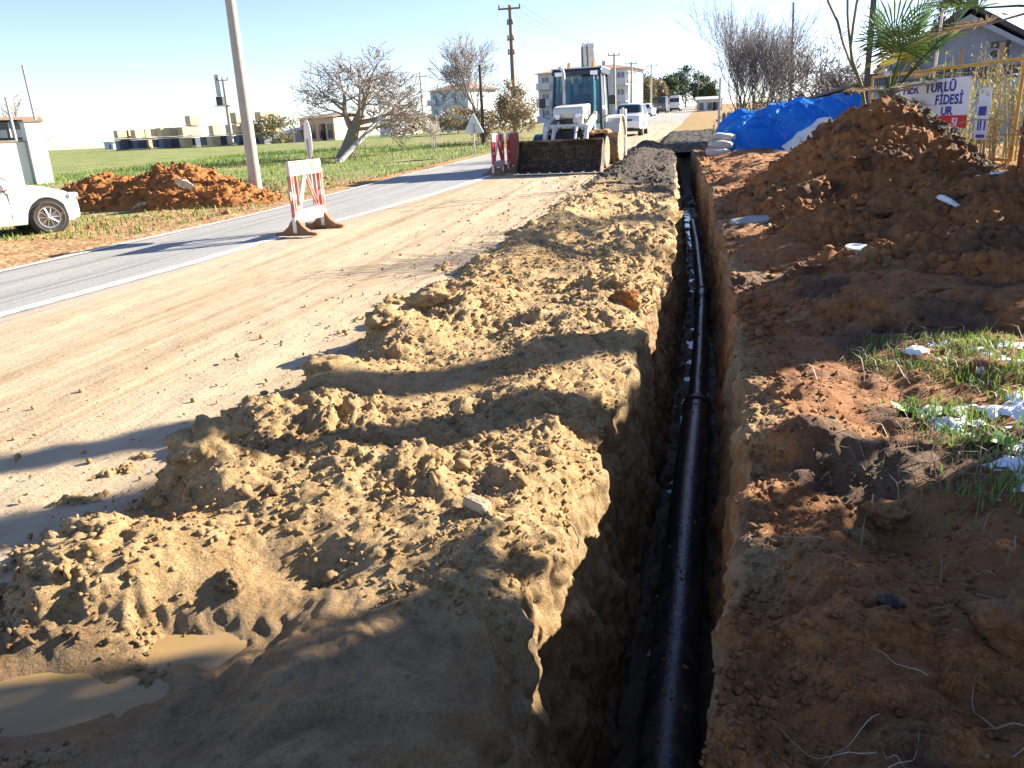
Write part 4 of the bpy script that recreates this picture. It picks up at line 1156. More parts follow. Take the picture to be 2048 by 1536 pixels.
J = [((0, 3.68, 1.62), .15, .13), ((0, 3.70, 1.80), .15, .12), ((0, 3.68, 2.00), .18, .12), ((0, 3.65, 2.10), .08), ((0, 3.62, 2.20), .055), ((0, 3.59, 2.28), .085, .095), ((0, 3.58, 2.38), .085, .10), ((0, 3.60, 2.44), .05),
     ((-.19, 3.66, 2.03), .075), ((-.27, 3.52, 1.82), .05), ((-.20, 3.30, 1.72), .038), ((-.17, 3.22, 1.72), .03),
     ((.19, 3.66, 2.03), .075), ((.27, 3.52, 1.82), .05), ((.20, 3.30, 1.72), .038), ((.17, 3.22, 1.72), .03),
     ((-.12, 3.62, 1.60), .09), ((-.16, 3.26, 1.58), .065), ((-.15, 3.18, 1.22), .045), ((-.15, 3.08, 1.14), .04),
     ((.12, 3.62, 1.60), .09), ((.16, 3.26, 1.58), .065), ((.15, 3.18, 1.22), .045), ((.15, 3.08, 1.14), .04)]
E_ = [(0, 1), (1, 2), (2, 3), (3, 4), (4, 5), (5, 6), (6, 7), (2, 8), (8, 9), (9, 10), (10, 11), (2, 12), (12, 13), (13, 14), (14, 15), (0, 16), (16, 17), (17, 18), (18, 19), (0, 20), (20, 21), (21, 22), (22, 23)]
body = skin_figure('body', J, E_, 'purple_jacket', pe)
body.data.materials.append(MATS['skin'])
for p_ in body.data.polygons:
    if p_.center.z > 2.17 or (p_.center.y < 3.26 and p_.center.z > 1.64): p_.material_index = 1
build('hair', MB().lathe([(.001, .115), (.05, .105), (.085, .07), (.098, .02), (.095, -.03)], (0, 3.625, 2.37), 'Z', 16), 'dark_hair', pe, smooth=True)
build('nose', MB().tube([(0, 3.52, 2.34), (0, 3.478, 2.30), (0, 3.50, 2.285)], [.012, .02, .012], 6), 'skin', pe, smooth=True)
for s in (-1, 1):
    build('ear', MB().lathe([(.03, -.008), (.034, 0), (.03, .008)], (s*.088, 3.60, 2.33), 'X', 10), 'skin', pe, smooth=True)
    build('eye', MB().lathe([(.001, -.008), (.012, -.004), (.012, .004)], (s*.035, 3.500, 2.345), 'Y', 8), 'dark_hair', pe)
build('jacket_stripe', MB().tube([(-.14, 3.55, 1.86), (0, 3.525, 1.88), (.14, 3.55, 1.86)], .035, 8), 'white_stripe_cloth', pe, smooth=True)
def hand(s):
    m = MB()
    m.tube([(s*.172, 3.235, 1.722), (s*.168, 3.195, 1.722), (s*.165, 3.165, 1.718)], [.026, .036, .03], 8)
    for k, (dx, ln) in enumerate(((-.027, .05), (-.009, .062), (.009, .058), (.025, .045))):
        m.tube([(s*.165+dx, 3.17, 1.72), (s*.165+dx, 3.17-ln*.7, 1.715), (s*.165+dx, 3.17-ln*.9, 1.69), (s*.165+dx, 3.17-ln*.5, 1.67)], [.0095, .009, .0085, .007], 6)
    m.tube([(s*.145, 3.20, 1.725), (s*.118, 3.17, 1.715), (s*.115, 3.145, 1.695)], [.011, .010, .008], 6)
    build('hand', m, 'skin', pe, smooth=True)
hand(-1); hand(1)

# ------------------------------------------------------------------ barriers, signs, poles
M('barrier_red', (.56, .16, .13), (.48, .12, .10), rough=.6, scale=3, dirt=(.60, .40, .33), dscale=4, damt=.45)
M('barrier_white', (.78, .70, .65), (.70, .56, .50), rough=.5, scale=3, dirt=(.50, .36, .26), dscale=4, damt=.28)
M('faded_pink', (.72, .40, .35), (.78, .52, .47), rough=.6, scale=4, dirt=(.62, .30, .25), dscale=5, damt=.35)
M('foot_brown', (.17, .09, .045), (.26, .15, .08), rough=.9, scale=9, bump=.4)
M('strong_red', (.62, .03, .05), (.52, .03, .05), rough=.4, scale=3)
def barrier(label, loc, rz, red='barrier_red'):
    """plastic crowd barrier: 1.05 m wide along local X, 1.02 m tall, struts in a lattice, two humped feet"""
    t = thing('road_barrier', label, 'barrier', loc, rz, 'red and white plastic road barriers')
    w, d = 1.04, .055
    build('top_panel', MB().box((0, 0, .91), (w, d, .20)), 'faded_pink' if red == 'barrier_red' else 'barrier_white', t, bevel=.012)
    build('top_stripe', MB().box((-.14, 0, .91), (.26, d+.008, .17)), red, t, bevel=.008)
    build('top_stripe', MB().box((.24, 0, .91), (.32, d+.008, .17)), red, t, bevel=.008)
    build('bottom_panel', MB().box((0, 0, .255), (w-.10, d, .17)), 'barrier_white', t, bevel=.012)
    for s in (-1, 1):
        for x in (.50, .435):
            build('upright', MB().box((s*x, 0, .50), (.035, d, .66)), red, t, bevel=.006)
        build('upright_band', MB().box((s*.468, 0, .53), (.12, d+.012, .07)), 'barrier_white', t, bevel=.01)
        build('upright_base', MB().box((s*.468, 0, .15), (.13, d, .22)), 'barrier_white', t, bevel=.012)
        for x0, x1 in ((.06, .36), (.00, .28)):
            build('diagonal_strut', MB().tube([(s*x0, 0, .80), (s*x1, 0, .34)], .017, 6), red if s > 0 else 'barrier_white', t)
        build('inner_strut', MB().box((s*.31, 0, .57), (.03, d*.8, .50)), red, t, bevel=.005)
        pts = [(-.32, 0), (.32, 0), (.31, .035), (.20, .06), (.11, .13), (.05, .22), (0, .24), (-.05, .22), (-.11, .13), (-.20, .06), (-.31, .035)]
        build('foot', MB().prism(pts, 'X', s*.468-.045, s*.468+.045), 'foot_brown', t, bevel=.012)
    build('hook', MB().box((.54, 0, .80), (.05, .03, .12)), red, t)
    build('hook', MB().box((-.54, 0, .55), (.05, .03, .12)), red, t)
    return t
barrier('faded red and white plastic barrier standing alone on the centre line', (-5.41, 10.84, road_z(-5.4, 10.8)+.014), R(91))
barrier('red and white barrier next to the loader bucket', (-4.92, 20.95, road_z(-4.9, 20.9)+.01), R(87), 'strong_red')
b2 = barrier('solid red barrier leaning behind the striped one by the loader bucket', (-4.72, 21.9, road_z(-4.7, 21.8)+.01), R(86), 'strong_red')
build('red_sheet', MB().box((0, -.045, .55), (.90, .012, .80)), 'strong_red', b2)
# round sign plate seen almost edge on, on a thin post behind the near barrier
M('sign_back', (.62, .63, .62), (.52, .53, .52), rough=.45, metal=.3, scale=6)
M('galvanised', (.50, .51, .52), (.42, .43, .44), rough=.5, metal=.5, scale=12)
t = thing('round_sign', 'round pale sign seen nearly edge on above the near barrier', 'sign', (-5.58, 11.42, road_z(-5.58, 11.4)), R(36))
build('plate', MB().lathe([(.001, -.008), (.275, -.008), (.28, 0), (.275, .008), (.001, .008)], (0, 0, 1.30), 'X', 40), 'barrier_white', t)
build('post', MB().tube([(-.02, 0, .06), (-.02, 0, 1.30)], .016, 8), 'galvanised', t)
build('base', MB().box((0, 0, .04), (.34, .34, .07)), 'foot_brown', t, bevel=.02)
t = thing('triangle_sign', 'grey back of a triangular road sign on a pale post', 'sign', (-9.25, 35, g(-9.25, 35)), R(-8))
pts = [(-.45, 0), (.45, 0), (.46, .04), (.04, .80), (-.04, .80), (-.46, .04)]
build('plate', MB().prism([(x, z+.85) for x, z in pts], 'Y', -.012, .012), 'sign_back', t, bevel=.004)
build('post', MB().tube([(0, .0-.05, -.1), (0, -.05, 1.25)], .032, 10), 'galvanised', t)
for z in (.95, 1.2):
    build('clamp', MB().box((0, -.045, z), (.14, .10, .05)), 'galvanised', t)

M('concrete_pole', (.37, .335, .29), (.45, .41, .36), rough=.85, scale=5, bump=.2, dirt=(.40, .36, .31), dscale=3, damt=.3)
M('brown_pole', (.17, .12, .09), (.25, .18, .13), rough=.85, scale=10)
M('dark_wood', (.06, .05, .042), (.10, .085, .07), rough=.85, scale=12, bump=.3)
M('insulator', (.10, .05, .035), (.14, .07, .05), rough=.3)
M('pale_steel', (.60, .58, .54), (.50, .48, .45), rough=.5, scale=10)
def pole(label, x, y, h, r0, r1, mat, lean=(0, 0), arms=(), sides=14, name='utility_pole', z=None, group=None, transformer=False, sq=False):
    t = thing(name, label, 'pole', (x, y, (g(x, y) if z is None else z)-.15), 0, group)
    top = (lean[0]*h, lean[1]*h, h)
    build('shaft', MB().tube([(0, 0, 0), (top[0]/2, top[1]/2, h/2), top], [r0, (r0+r1)/2, r1], sides), mat, t, angle=50)
    for z_, L_, tri in arms:
        k = z_/h; px, py = top[0]*k, top[1]*k
        a = build('crossarm', MB().box((px, py-r1-.03, z_), (L_, .09, .10)), mat, t)
        for q in np.linspace(-L_/2+.06, L_/2-.06, 3 if tri else 2):
            build('insulator', MB().lathe([(.03, 0), (.06, .06), (.04, .10), (.06, .15), (.03, .22)], (px+q, py-r1-.03, z_+.05), 'Z', 8), 'insulator', a)
    if transformer:
        k = .62*h
        build('platform', MB().box((lean[0]*k, -.35, k), (1.7, .9, .10)), 'pale_steel', t)
        build('transformer', MB().box((lean[0]*k-.35, -.35, k+.45), (.7, .6, .8)), 'machine_dark', t, bevel=.05)
        build('ladder_frame', MB().box((lean[0]*k-.6, -.1, k+1.9), (.5, .06, 2.0)), 'pale_steel', t)
    return t
pole('tall concrete pole beside the orange red heap across the road', -11.33, 19.77, 8.5, .165, .10, 'concrete_pole', (.003, 0), [(8.2, 1.6, 1)], 20)
pole('pole carrying a transformer before the pallet stacks', -44.9, 75, 6.4, .20, .13, 'concrete_pole', (.0, 0), [(6.3, 1.3, 1)], 10, transformer=True)
pole('thin pale pole left of the apartment house', -36.2, 110, 8.2, .16, .10, 'concrete_pole', (0, 0), [(7.6, 2.2, 0)], 8)
pole('tallest brown pole with a crossarm left of the loader cab', -11.0, 52, 7.95, .17, .10, 'brown_pole', (-.004, 0), [(7.75, 1.4, 1), (6.9, .4, 0), (6.0, .45, 0), (5.2, .45, 0)], 10)
pole('short dark wooden pole beside the bare roadside tree', -11.36, 45, 4.3, .10, .08, 'dark_wood', (0, 0), (), 8)
pole('pale pole with a crossarm just right of the loader cab', -7.6, 85, 6.6, .17, .10, 'concrete_pole', (-.006, 0), [(6.4, 1.2, 1)], 8)
pole('pole with two crossarms above the roadside trees', -7.0, 100, 6.4, .18, .11, 'concrete_pole', (0, 0), [(6.2, 1.4, 1), (5.2, 1.2, 0), (4.2, .9, 0)], 8)
pole('slim pole with one crossarm right of the two armed pole', -5.4, 115, 6.6, .15, .09, 'concrete_pole', (0, 0), [(6.4, 1.5, 1), (5.0, .8, 0)], 8)
pole('distant pole rising out of the dark pines', 1.0, 150, 6.5, .18, .10, 'brown_pole', (0, 0), [(6.3, 1.5, 1)], 8)
pole('red brown mast behind the spreading bare tree', 4.0, 36, 5.3, .055, .04, 'brown_pole', (-.03, 0), (), 8, name='mast')
pole('slim wooden post beside the dark end of the trench', .95, 30.5, 2.5, .04, .035, 'pale_steel', (0, 0), (), 8, name='post')
pole('white metal pole in front of the gabled house', 5.62, 22, 3.5, .035, .03, 'barrier_white', (.02, 0), (), 10, name='flag_pole')
pole('left thin bare post standing in the white garden wall', -23.2, 24.8, 3.05, .05, .045, 'pale_steel', (-.02, 0), (), 8, name='post')
pole('right thin bare post standing at the white wall pillar', -22.3, 24.9, 4.05, .05, .045, 'pale_steel', (-.02, 0), (), 8, name='post')
# overhead wires
def wire(label, a, b, sag=.5):
    pts = [(a[0]+(b[0]-a[0])*k, a[1]+(b[1]-a[1])*k, a[2]+(b[2]-a[2])*k-sag*4*k*(1-k)) for k in np.linspace(0, 1, 18)]
    tag(build('overhead_wire', MB().tube(pts, .012, 4), 'black_trim'), label, 'wire', 'overhead wires')
zD = g(-11, 52)
for q, dx in enumerate((-.6, 0, .6)):
    wire(['left overhead wire from the tall brown pole to the pale pole', 'middle overhead wire from the tall brown pole to the pale pole', 'right overhead wire from the tall brown pole to the pale pole'][q], (-11.03+dx, 52, zD+7.85), (-7.64+dx*.8, 85, g(-7.6, 85)+6.5), .45)
# leaning white propped timber under the bare tree
b_ = build('propped_timber', MB().tube([(0, 0, -.05), (.85, 2.4, 1.45), (1.45, 4.1, 2.55)], [.12, .11, .10], 10), 'concrete_pole', angle=50)
b_.location = (-15.1, 33.4, g(-15.1, 33.4)); tag(b_, 'pale timber propped against the leaning bare tree', 'timber')

# ------------------------------------------------------------------ trees
M('grey_bark', (.16, .135, .115), (.26, .225, .195), rough=.9, scale=9, bump=.4)
M('twig_bark', (.20, .165, .15), (.30, .25, .225), rough=.9, scale=9)
M('pale_bark', (.42, .38, .34), (.52, .48, .43), rough=.9, scale=9)
def leaf_mat(name, a, b, tl=.25):
    m, t, bs = nodes(name)
    N, L = t.nodes, t.links
    oi = N.new('ShaderNodeTexCoord'); nz = N.new('ShaderNodeTexNoise'); nz.inputs['Scale'].default_value = 1.7; nz.inputs['Detail'].default_value = 4
    L.new(oi.outputs['Object'], nz.inputs['Vector'])
    r = N.new('ShaderNodeValToRGB'); r.color_ramp.elements[0].position = .35; r.color_ramp.elements[1].position = .65
    r.color_ramp.elements[0].color = (*a, 1); r.color_ramp.elements[1].color = (*b, 1)
    L.new(nz.outputs['Fac'], r.inputs['Fac']); L.new(r.outputs['Color'], bs.inputs['Base Color'])
    bs.inputs['Roughness'].default_value = .6
    tr = N.new('ShaderNodeBsdfTranslucent'); L.new(r.outputs['Color'], tr.inputs['Color'])
    mx = N.new('ShaderNodeMixShader'); mx.inputs[0].default_value = tl
    L.new(bs.outputs[0], mx.inputs[1]); L.new(tr.outputs[0], mx.inputs[2]); L.new(mx.outputs[0], N['Material Output'].inputs['Surface'])
    MATS[name] = m
leaf_mat('leaf_dark', (.030, .055, .022), (.065, .10, .035))
leaf_mat('leaf_pine', (.030, .060, .038), (.055, .095, .055), .15)
leaf_mat('leaf_olive', (.12, .13, .055), (.22, .20, .10))
leaf_mat('leaf_dry', (.20, .155, .09), (.30, .23, .13))
leaf_mat('leaf_yellow', (.24, .22, .04), (.38, .33, .07), .4)
leaf_mat('grass_blade', (.10, .19, .03), (.20, .30, .06), .35)
leaf_mat('palm_green', (.045, .10, .03), (.10, .17, .045), .3)
leaf_mat('palm_dry', (.32, .26, .16), (.42, .36, .25), .3)

class Tree:
    def __init__(s, seed, rmin, levels, kids, spread, tropism, wob=.22):
        s.r = random.Random(seed); s.rmin = rmin; s.levels = levels; s.kids = kids; s.spread = spread; s.trop = tropism; s.wob = wob
        s.trunk, s.crown = MB(), MB()
    def rv(s): return Vector((s.r.gauss(0, 1), s.r.gauss(0, 1), s.r.gauss(0, 1))).normalized()
    def branch(s, p, d, ln, rad, lv):
        k = 5 if lv < 2 else (4 if lv < 3 else 3)
        pts, rs = [p.copy()], [rad]
        q, dd = p.copy(), d.normalized()
        for i in range(k):
            dd = (dd+s.rv()*s.wob+Vector((0, 0, s.trop))).normalized()
            q = q+dd*(ln/k)
            pts.append(q.copy()); rs.append(max(s.rmin, rad*(1-.62*(i+1)/k)))
        (s.trunk if lv == 0 else s.crown).tube(pts, rs, 9 if lv == 0 else (6 if lv < 2 else (4 if lv < 3 else 3)), caps=False)
        if lv >= s.levels: return
        nk = s.kids[min(lv, len(s.kids)-1)]
        for i in range(nk):
            f = (.35 if lv else .5)+(.65 if lv else .5)*(i+s.r.random()*.7)/nk
            f = min(f, .99)
            j = min(int(f*k), k-1); fr = f*k-j
            bp_ = pts[j].lerp(pts[j+1], fr)
            ax = (pts[j+1]-pts[j]).normalized()
            side = s.rv(); side = (side-ax*side.dot(ax)).normalized()
            sp = s.spread*(.7+.6*s.r.random())
            nd = (ax*math.cos(sp)+side*math.sin(sp)).normalized()
            s.branch(bp_, nd, ln*(.52+.28*s.r.random()), max(s.rmin, rs[j]*(.50+.15*s.r.random())), lv+1)
        s.branch(pts[-1], dd, ln*.6, rs[-1], lv+1)
def bare_tree(label, x, y, h, r_, seed, rmin=.012, levels=4, kids=(5, 4, 4, 3), spread=.75, trop=.06, lean=(0, 0, 1), stems=1, trunk_f=.42, bark='grey_bark', twig='twig_bark', name='bare_tree', stem_spread=.25, z=None, xs=1.0, cat='tree'):
    t = thing(name, label, cat, (x, y, (g(x, y) if z is None else z)-.08))
    T = Tree(seed, rmin, levels, kids, spread, trop)
    for s in range(stems):
        a = 6.283*s/stems+T.r.random()
        d = Vector(lean)+Vector((math.cos(a), math.sin(a), 0))*(stem_spread*(.5+T.r.random()) if stems > 1 else 0)
        T.branch(Vector((.12*math.cos(a), .12*math.sin(a), 0))*(stems > 1), d, h*trunk_f*(1 if stems == 1 else .75+.45*T.r.random()), r_*(1 if stems == 1 else .6), 0)
    zs = max(v[2] for v in T.crown.v)
    k = h/zs
    for m_ in (T.trunk, T.crown):
        m_.v = [(v[0]*k*xs, v[1]*k*xs, v[2]*k) for v in m_.v]
    build('trunk', T.trunk, bark, t, smooth=True)
    build('crown', T.crown, twig, t)
    return t
bare_tree('spreading bare tree leaning left on the green field', -16.3, 37, 5.2, .27, 4, .010, 5, (5, 4, 4, 3, 2), .85, .045, (.22, .1, 1), trunk_f=.36, xs=1.3)
bare_tree('bare tree with a pale bent trunk beside the roadside bush', -12.6, 50, 6.6, .20, 12, .014, 5, (5, 4, 3, 3, 2), .75, .09, (-.12, 0, 1), trunk_f=.45, xs=.9)
bare_tree('small pale leafless shrub on the field by the triangular sign', -13.3, 42, 1.75, .035, 21, .010, 3, (3, 3, 2), .55, .10, stems=6, bark='pale_bark', twig='pale_bark', trunk_f=.5, name='bare_shrub', cat='shrub')
bare_tree('tall many stemmed bare tree behind the blue tarpaulin', 2.05, 33, 5.6, .11, 31, .008, 4, (5, 4, 3, 2), .45, .13, stems=8, trunk_f=.5, stem_spread=.42, xs=1.0)
bare_tree('low spreading bare tree with bent limbs left of the shed', 5.0, 34, 4.0, .17, 41, .011, 4, (5, 4, 3, 3), .95, .05, stems=4, trunk_f=.42, stem_spread=.7, xs=1.15)
bare_tree('slender bare saplings between the two bare trees', 3.6, 35, 4.6, .06, 47, .010, 3, (5, 4, 3), .5, .14, stems=5, trunk_f=.5, name='bare_shrub', stem_spread=.5, cat='shrub')

def leaf_cloud(rng, c, rad, n, size, clumps=26, shell=.35, flat=.0):
    """leaf-sized quads gathered in clumps through an uneven crown volume"""
    u_ = rng.standard_normal((clumps, 3)); u_ /= np.linalg.norm(u_, axis=1)[:, None]
    rr = (shell+(1-shell)*rng.random(clumps))**.5
    cc = u_*rr[:, None]*rad*.82
    cs = rng.uniform(.18, .40, clumps)
    k = rng.integers(0, clumps, n)
    p = cc[k]+rng.standard_normal((n, 3))*(cs[k][:, None]*np.array(rad)*.55)
    q = np.sqrt(((p/np.array(rad))**2).sum(1)); p *= np.where(q > 1, (.75+.25*rng.random(n))/q, 1)[:, None]
    p += np.array(c)
    a = rng.standard_normal((n, 3)); a /= np.linalg.norm(a, axis=1)[:, None]
    b = np.cross(a, rng.standard_normal((n, 3))); b /= np.linalg.norm(b, axis=1)[:, None]
    s = size*rng.uniform(.6, 1.4, (n, 1))
    V = np.stack([p-a*s, p+b*s*.45, p+a*s, p-b*s*.45], 1).reshape(-1, 3)
    return V
def quads(V): return np.arange(len(V)).reshape(-1, 4)
def leafy(label, x, y, h, rx, n, size, mat, seed, name='leafy_tree', trunk=.1, base=.2, ry=None, clumps=30, cat='tree', group=None, shape='round', z=None):
    t = thing(name, label, cat, (x, y, (g(x, y) if z is None else z)-.05), 0, group)
    rg = np.random.default_rng(seed)
    hz = h*(1-base)/2
    V = leaf_cloud(rg, (0, 0, h*base+hz), np.array((rx, ry or rx, hz)), n, size, clumps)
    if shape == 'cone':
        kz = np.clip((V[:, 2]-h*base)/(h*(1-base)), 0, 1.05)
        f_ = np.repeat(((1.12-kz.reshape(-1, 4).mean(1))**.8), 4)
        V[:, 0] *= f_; V[:, 1] *= f_
    V[:, 2] = np.maximum(V[:, 2], .05)
    npmesh('crown', V, quads(V), mat, t, smooth=False)
    m = MB(); rr = random.Random(seed)
    m.tube([(0, 0, 0), (rr.uniform(-.05, .05)*h, rr.uniform(-.05, .05)*h, h*.45), (rr.uniform(-.06, .06)*h, 0, h*.8)], [trunk, trunk*.7, trunk*.25], 8)
    for k in range(7):
        a = rr.uniform(0, 6.28); z0 = h*rr.uniform(base*.8, .6)
        m.tube([(0, 0, z0), (math.cos(a)*rx*.4, math.sin(a)*rx*.4, z0+h*.12), (math.cos(a)*rx*.75, math.sin(a)*rx*.75, z0+h*.2)], [trunk*.4, trunk*.25, trunk*.1], 5)
    build('trunk', m, 'grey_bark', t)
    return t
leafy('dense olive brown bush left of the loader', -9.7, 46, 3.6, 1.5, 5200, .075, 'leaf_dry', 51, base=.06, trunk=.09, name='roadside_bush', cat='bush')
leafy('low brown bush at the foot of the bare roadside tree', -11.9, 47.5, 2.0, 1.3, 2200, .08, 'leaf_dry', 52, base=.02, trunk=.05, name='roadside_bush', cat='bush')
for i, (x, y, h, rx, mt, lb) in enumerate([(-9.2, 122, 6.6, 2.2, 'leaf_olive', 'olive tree nearest the loader cab on the far roadside'), (-7.0, 127, 5.8, 2.0, 'leaf_olive', 'second olive tree from the loader cab'),
        (-5.2, 133, 5.0, 1.9, 'leaf_dry', 'dry brown tree behind the departing cars'), (-4.2, 150, 6.2, 2.4, 'leaf_dark', 'dark round tree behind the dry brown one'),
        (-3.2, 165, 7.0, 2.6, 'leaf_pine', 'first dark pine on the rise'), (-1.2, 172, 8.2, 3.0, 'leaf_pine', 'tallest dark pine on the rise'), (1.4, 168, 6.8, 2.4, 'leaf_pine', 'pine beside the distant pole'),
        (2.9, 150, 5.6, 2.0, 'leaf_dark', 'dark tree touching the tall bare tree'), (-8.3, 150, 7.0, 2.6, 'leaf_dark', 'tree rising behind the olive trees')]):
    leafy(lb, x, y, h, rx, 2600, .20, mt, 60+i, base=.08, trunk=.15, group='trees along the far road')
for i, (x, y, h, rx, mt, lb) in enumerate([(-27, 78, 2.2, 3.2, 'leaf_dry', 'brown thicket on the far edge of the field'), (-20.5, 72, 2.6, 2.8, 'leaf_dry', 'tangled brown hedge below the apartment house'), (-41.5, 78, 3.0, 2.6, 'leaf_olive', 'olive bushes beside the brown shed')]):
    leafy(lb, x, y, h, rx, 1800, .14, mt, 80+i, base=.02, trunk=.06, name='hedge_bush', cat='bush')
leafy('brown undergrowth below the tall bare tree', 2.4, 31.5, 1.7, 2.2, 2200, .05, 'leaf_dry', 90, base=.02, trunk=.03, name='undergrowth_bush', cat='bush', ry=1.2)
leafy('brown undergrowth in front of the shed', 5.6, 30.5, 1.6, 1.8, 1800, .05, 'leaf_dry', 91, base=.02, trunk=.03, name='undergrowth_bush', cat='bush', ry=1.2)
# conifer tip behind the house
leafy('slim conifer tip above the house roof', 9.6, 36, 6.3, .9, 2200, .09, 'leaf_pine', 95, base=.3, trunk=.1, shape='cone', name='conifer')
# evergreens added out of view on the right, placed and shaped to shade the trench
SHADE = [('unseen broad evergreen added to shade the near bank', 6.6, 4.55, 7.4, 2.65, 52000, 'round'),
         ('second unseen evergreen, added to shade the near right bank', 6.4, 9.65, 3.7, 1.3, 9000, 'round'),
         ('third unseen evergreen, added to shade the middle right bank', 6.4, 12.4, 3.6, 1.3, 9000, 'round'),
         ('unseen slim cypress added for its shadow streak, nearer the camera', 6.5, 8.95, 6.3, .15, 2600, 'round'),
         ('unseen slim cypress added for its shadow streak, farther from the camera', 6.5, 9.95, 6.2, .16, 2600, 'round')]
for i, (lb, x, y, h, rx, n_, sh) in enumerate(SHADE):
    leafy(lb, x, y, h, rx, n_, .12, 'leaf_dark', 100+i, base=.02 if i else .1, trunk=.1, shape=sh, name='added_shade_tree', clumps=46, group='unseen evergreens added for shade')

# ------------------------------------------------------------------ palms
def fan_frond(parent, base, d, ln, fan, seed, mat='palm_green', fold=.5, blades=26):
    """petiole and a pleated fan of narrow blades"""
    rr = random.Random(seed)
    d = Vector(d).normalized(); base = Vector(base)
    side = d.cross(Vector((0, 0, 1))); side = side.normalized() if side.length > .01 else Vector((1, 0, 0))
    nrm = side.cross(d).normalized()
    hub = base+d*ln
    e = bpy.data.objects.new('frond', None); C.objects.link(e); e.parent = parent
    build('petiole', MB().tube([base, base+d*ln*.5+nrm*.03, hub], [.026, .018, .013], 6), mat, e)
    m = MB()
    for k in range(blades):
        a = (k/(blades-1)-.5)*2*2.0
        dd = (d*math.cos(a)+side*math.sin(a)).normalized()
        L_ = fan*(1-.25*abs(a)/2.0)*(.85+.3*rr.random())
        up_ = nrm*fold*(.25+abs(a)*.25)
        w_ = .020
        tip = hub+dd*L_+up_*L_*.5+Vector((0, 0, -.22*L_*rr.random()))
        mid = hub+dd*L_*.55+up_*L_*.30
        sv = dd.cross(nrm).normalized()*w_
        m.add([hub-sv*.3, hub+sv*.3, mid+sv, mid-sv+nrm*.012, tip], [(0, 1, 2, 3), (3, 2, 4)])
    build('blade_fan', m, mat, e)
def palm(label, x, y, h, r_, fronds, seed, z=None, sc=1.0):
    t = thing('fan_palm', label, 'palm', (x, y, (g(x, y) if z is None else z)-.05))
    build('trunk', MB().tube([(0, 0, 0), (.02, 0, h*.5), (0, 0, h)], [r_*1.2, r_, r_*.85], 14), 'grey_bark', t, angle=40)
    rr = random.Random(seed)
    m = MB()
    for k in range(90):                                     # old leaf bases
        a = rr.uniform(0, 6.28); zz = rr.uniform(.1, h)
        m.tube([(math.cos(a)*r_*.8, math.sin(a)*r_*.8, zz), (math.cos(a)*r_*1.7, math.sin(a)*r_*1.7, zz+.16)], [.035, .014], 5)
    build('leaf_bases', m, 'palm_dry', t)
    for (dx, dy, dz, ln, fan, mt) in fronds:
        fan_frond(t, (dx*.05, dy*.05, h-.05), (dx, dy, dz), ln*sc, fan*sc, rr.random(), mt)
    return t
G_, Y_ = 'palm_green', 'palm_dry'
palm('fan palm with tied upright fronds behind the left end of the gate', 3.95, 18.6, 1.62, .15,
     [(-.25, 0, 1, .8, .75, G_), (.05, .2, 1, .9, .8, G_), (.35, .1, 1, .95, .85, G_), (.9, .1, .9, .9, .8, G_), (.75, -.2, .9, 1.2, .85, G_), (.5, .5, .8, .8, .7, G_), (.1, -.5, 1, .7, .7, G_), (-.15, .4, 1, .8, .7, G_),
      (.9, -.1, .25, .6, .65, G_), (.2, -.4, .9, .55, .7, 'leaf_yellow'), (.6, .2, .3, .5, .55, Y_), (.4, -.5, .1, .4, .55, Y_), (-.5, -.3, .1, .35, .45, Y_), (.7, .0, -.3, .4, .5, Y_), (-.3, -.3, -.4, .35, .45, Y_), (.25, -.5, -.4, .4, .5, Y_)], 3, sc=1.3)
palm('second fan palm, its fronds reaching in at the upper right corner', 5.28, 14.1, 2.72, .16,
     [(-.9, -.2, .30, .75, .75, G_), (-.8, .4, .1, .7, .75, G_), (-.5, -.4, .7, .8, .8, G_), (-.9, .1, -.15, .6, .7, Y_), (-.2, -.6, .4, .8, .8, G_), (.4, -.6, .4, .8, .8, G_), (.8, 0, .5, .8, .8, G_), (0, 0, 1, .8, .8, G_), (.3, .7, .4, .8, .8, G_), (-.4, .7, .5, .8, .8, G_), (.8, -.4, 0, .7, .7, Y_)], 7, sc=1.55)

# ------------------------------------------------------------------ gate with its sign
M('gate_yellow', (.55, .30, .03), (.62, .38, .06), rough=.6, scale=8, dirt=(.22, .10, .04), dscale=6, damt=.35)
M('rusty_steel', (.13, .06, .035), (.22, .10, .055), rough=.85, scale=10, bump=.3)
M('wire_grey', (.38, .38, .36), (.30, .29, .27), rough=.5, metal=.6)
ga, gb = Vector((4.02, 20.6, 0)), Vector((5.50, 15.95, 0))
gl = (gb-ga).length; grz = math.atan2(gb.y-ga.y, gb.x-ga.x)
gz0 = .42
gt = thing('wire_gate', 'yellow framed wire mesh gate behind the soil heap', 'gate', (ga.x, ga.y, gz0), grz)
HG = 1.72
build('top_rail', MB().tube([(0, 0, HG), (gl, 0, HG)], .028, 10), 'gate_yellow', gt)
build('middle_rail', MB().tube([(0, 0, HG-.62), (gl*.55, 0, HG-.62)], .018, 8), 'gate_yellow', gt)
build('bottom_rail', MB().tube([(0, 0, .06), (gl, 0, .06)], .028, 10), 'gate_yellow', gt)
for x in (0, gl):
    build('stile', MB().tube([(x, 0, .03), (x, 0, HG)], .03, 10), 'gate_yellow', gt)
m = MB()
for k in range(int(gl/.10)):
    m.tube([(.05+k*.10, .004, .06), (.05+k*.10, .004, HG)], .0028, 4, caps=False)
for k in range(11):
    m.tube([(0, -.004, .10+k*.15), (gl, -.004, .10+k*.15)], .0028, 4, caps=False)
build('wire_mesh', m, 'wire_grey', gt)['kind'] = 'stuff'
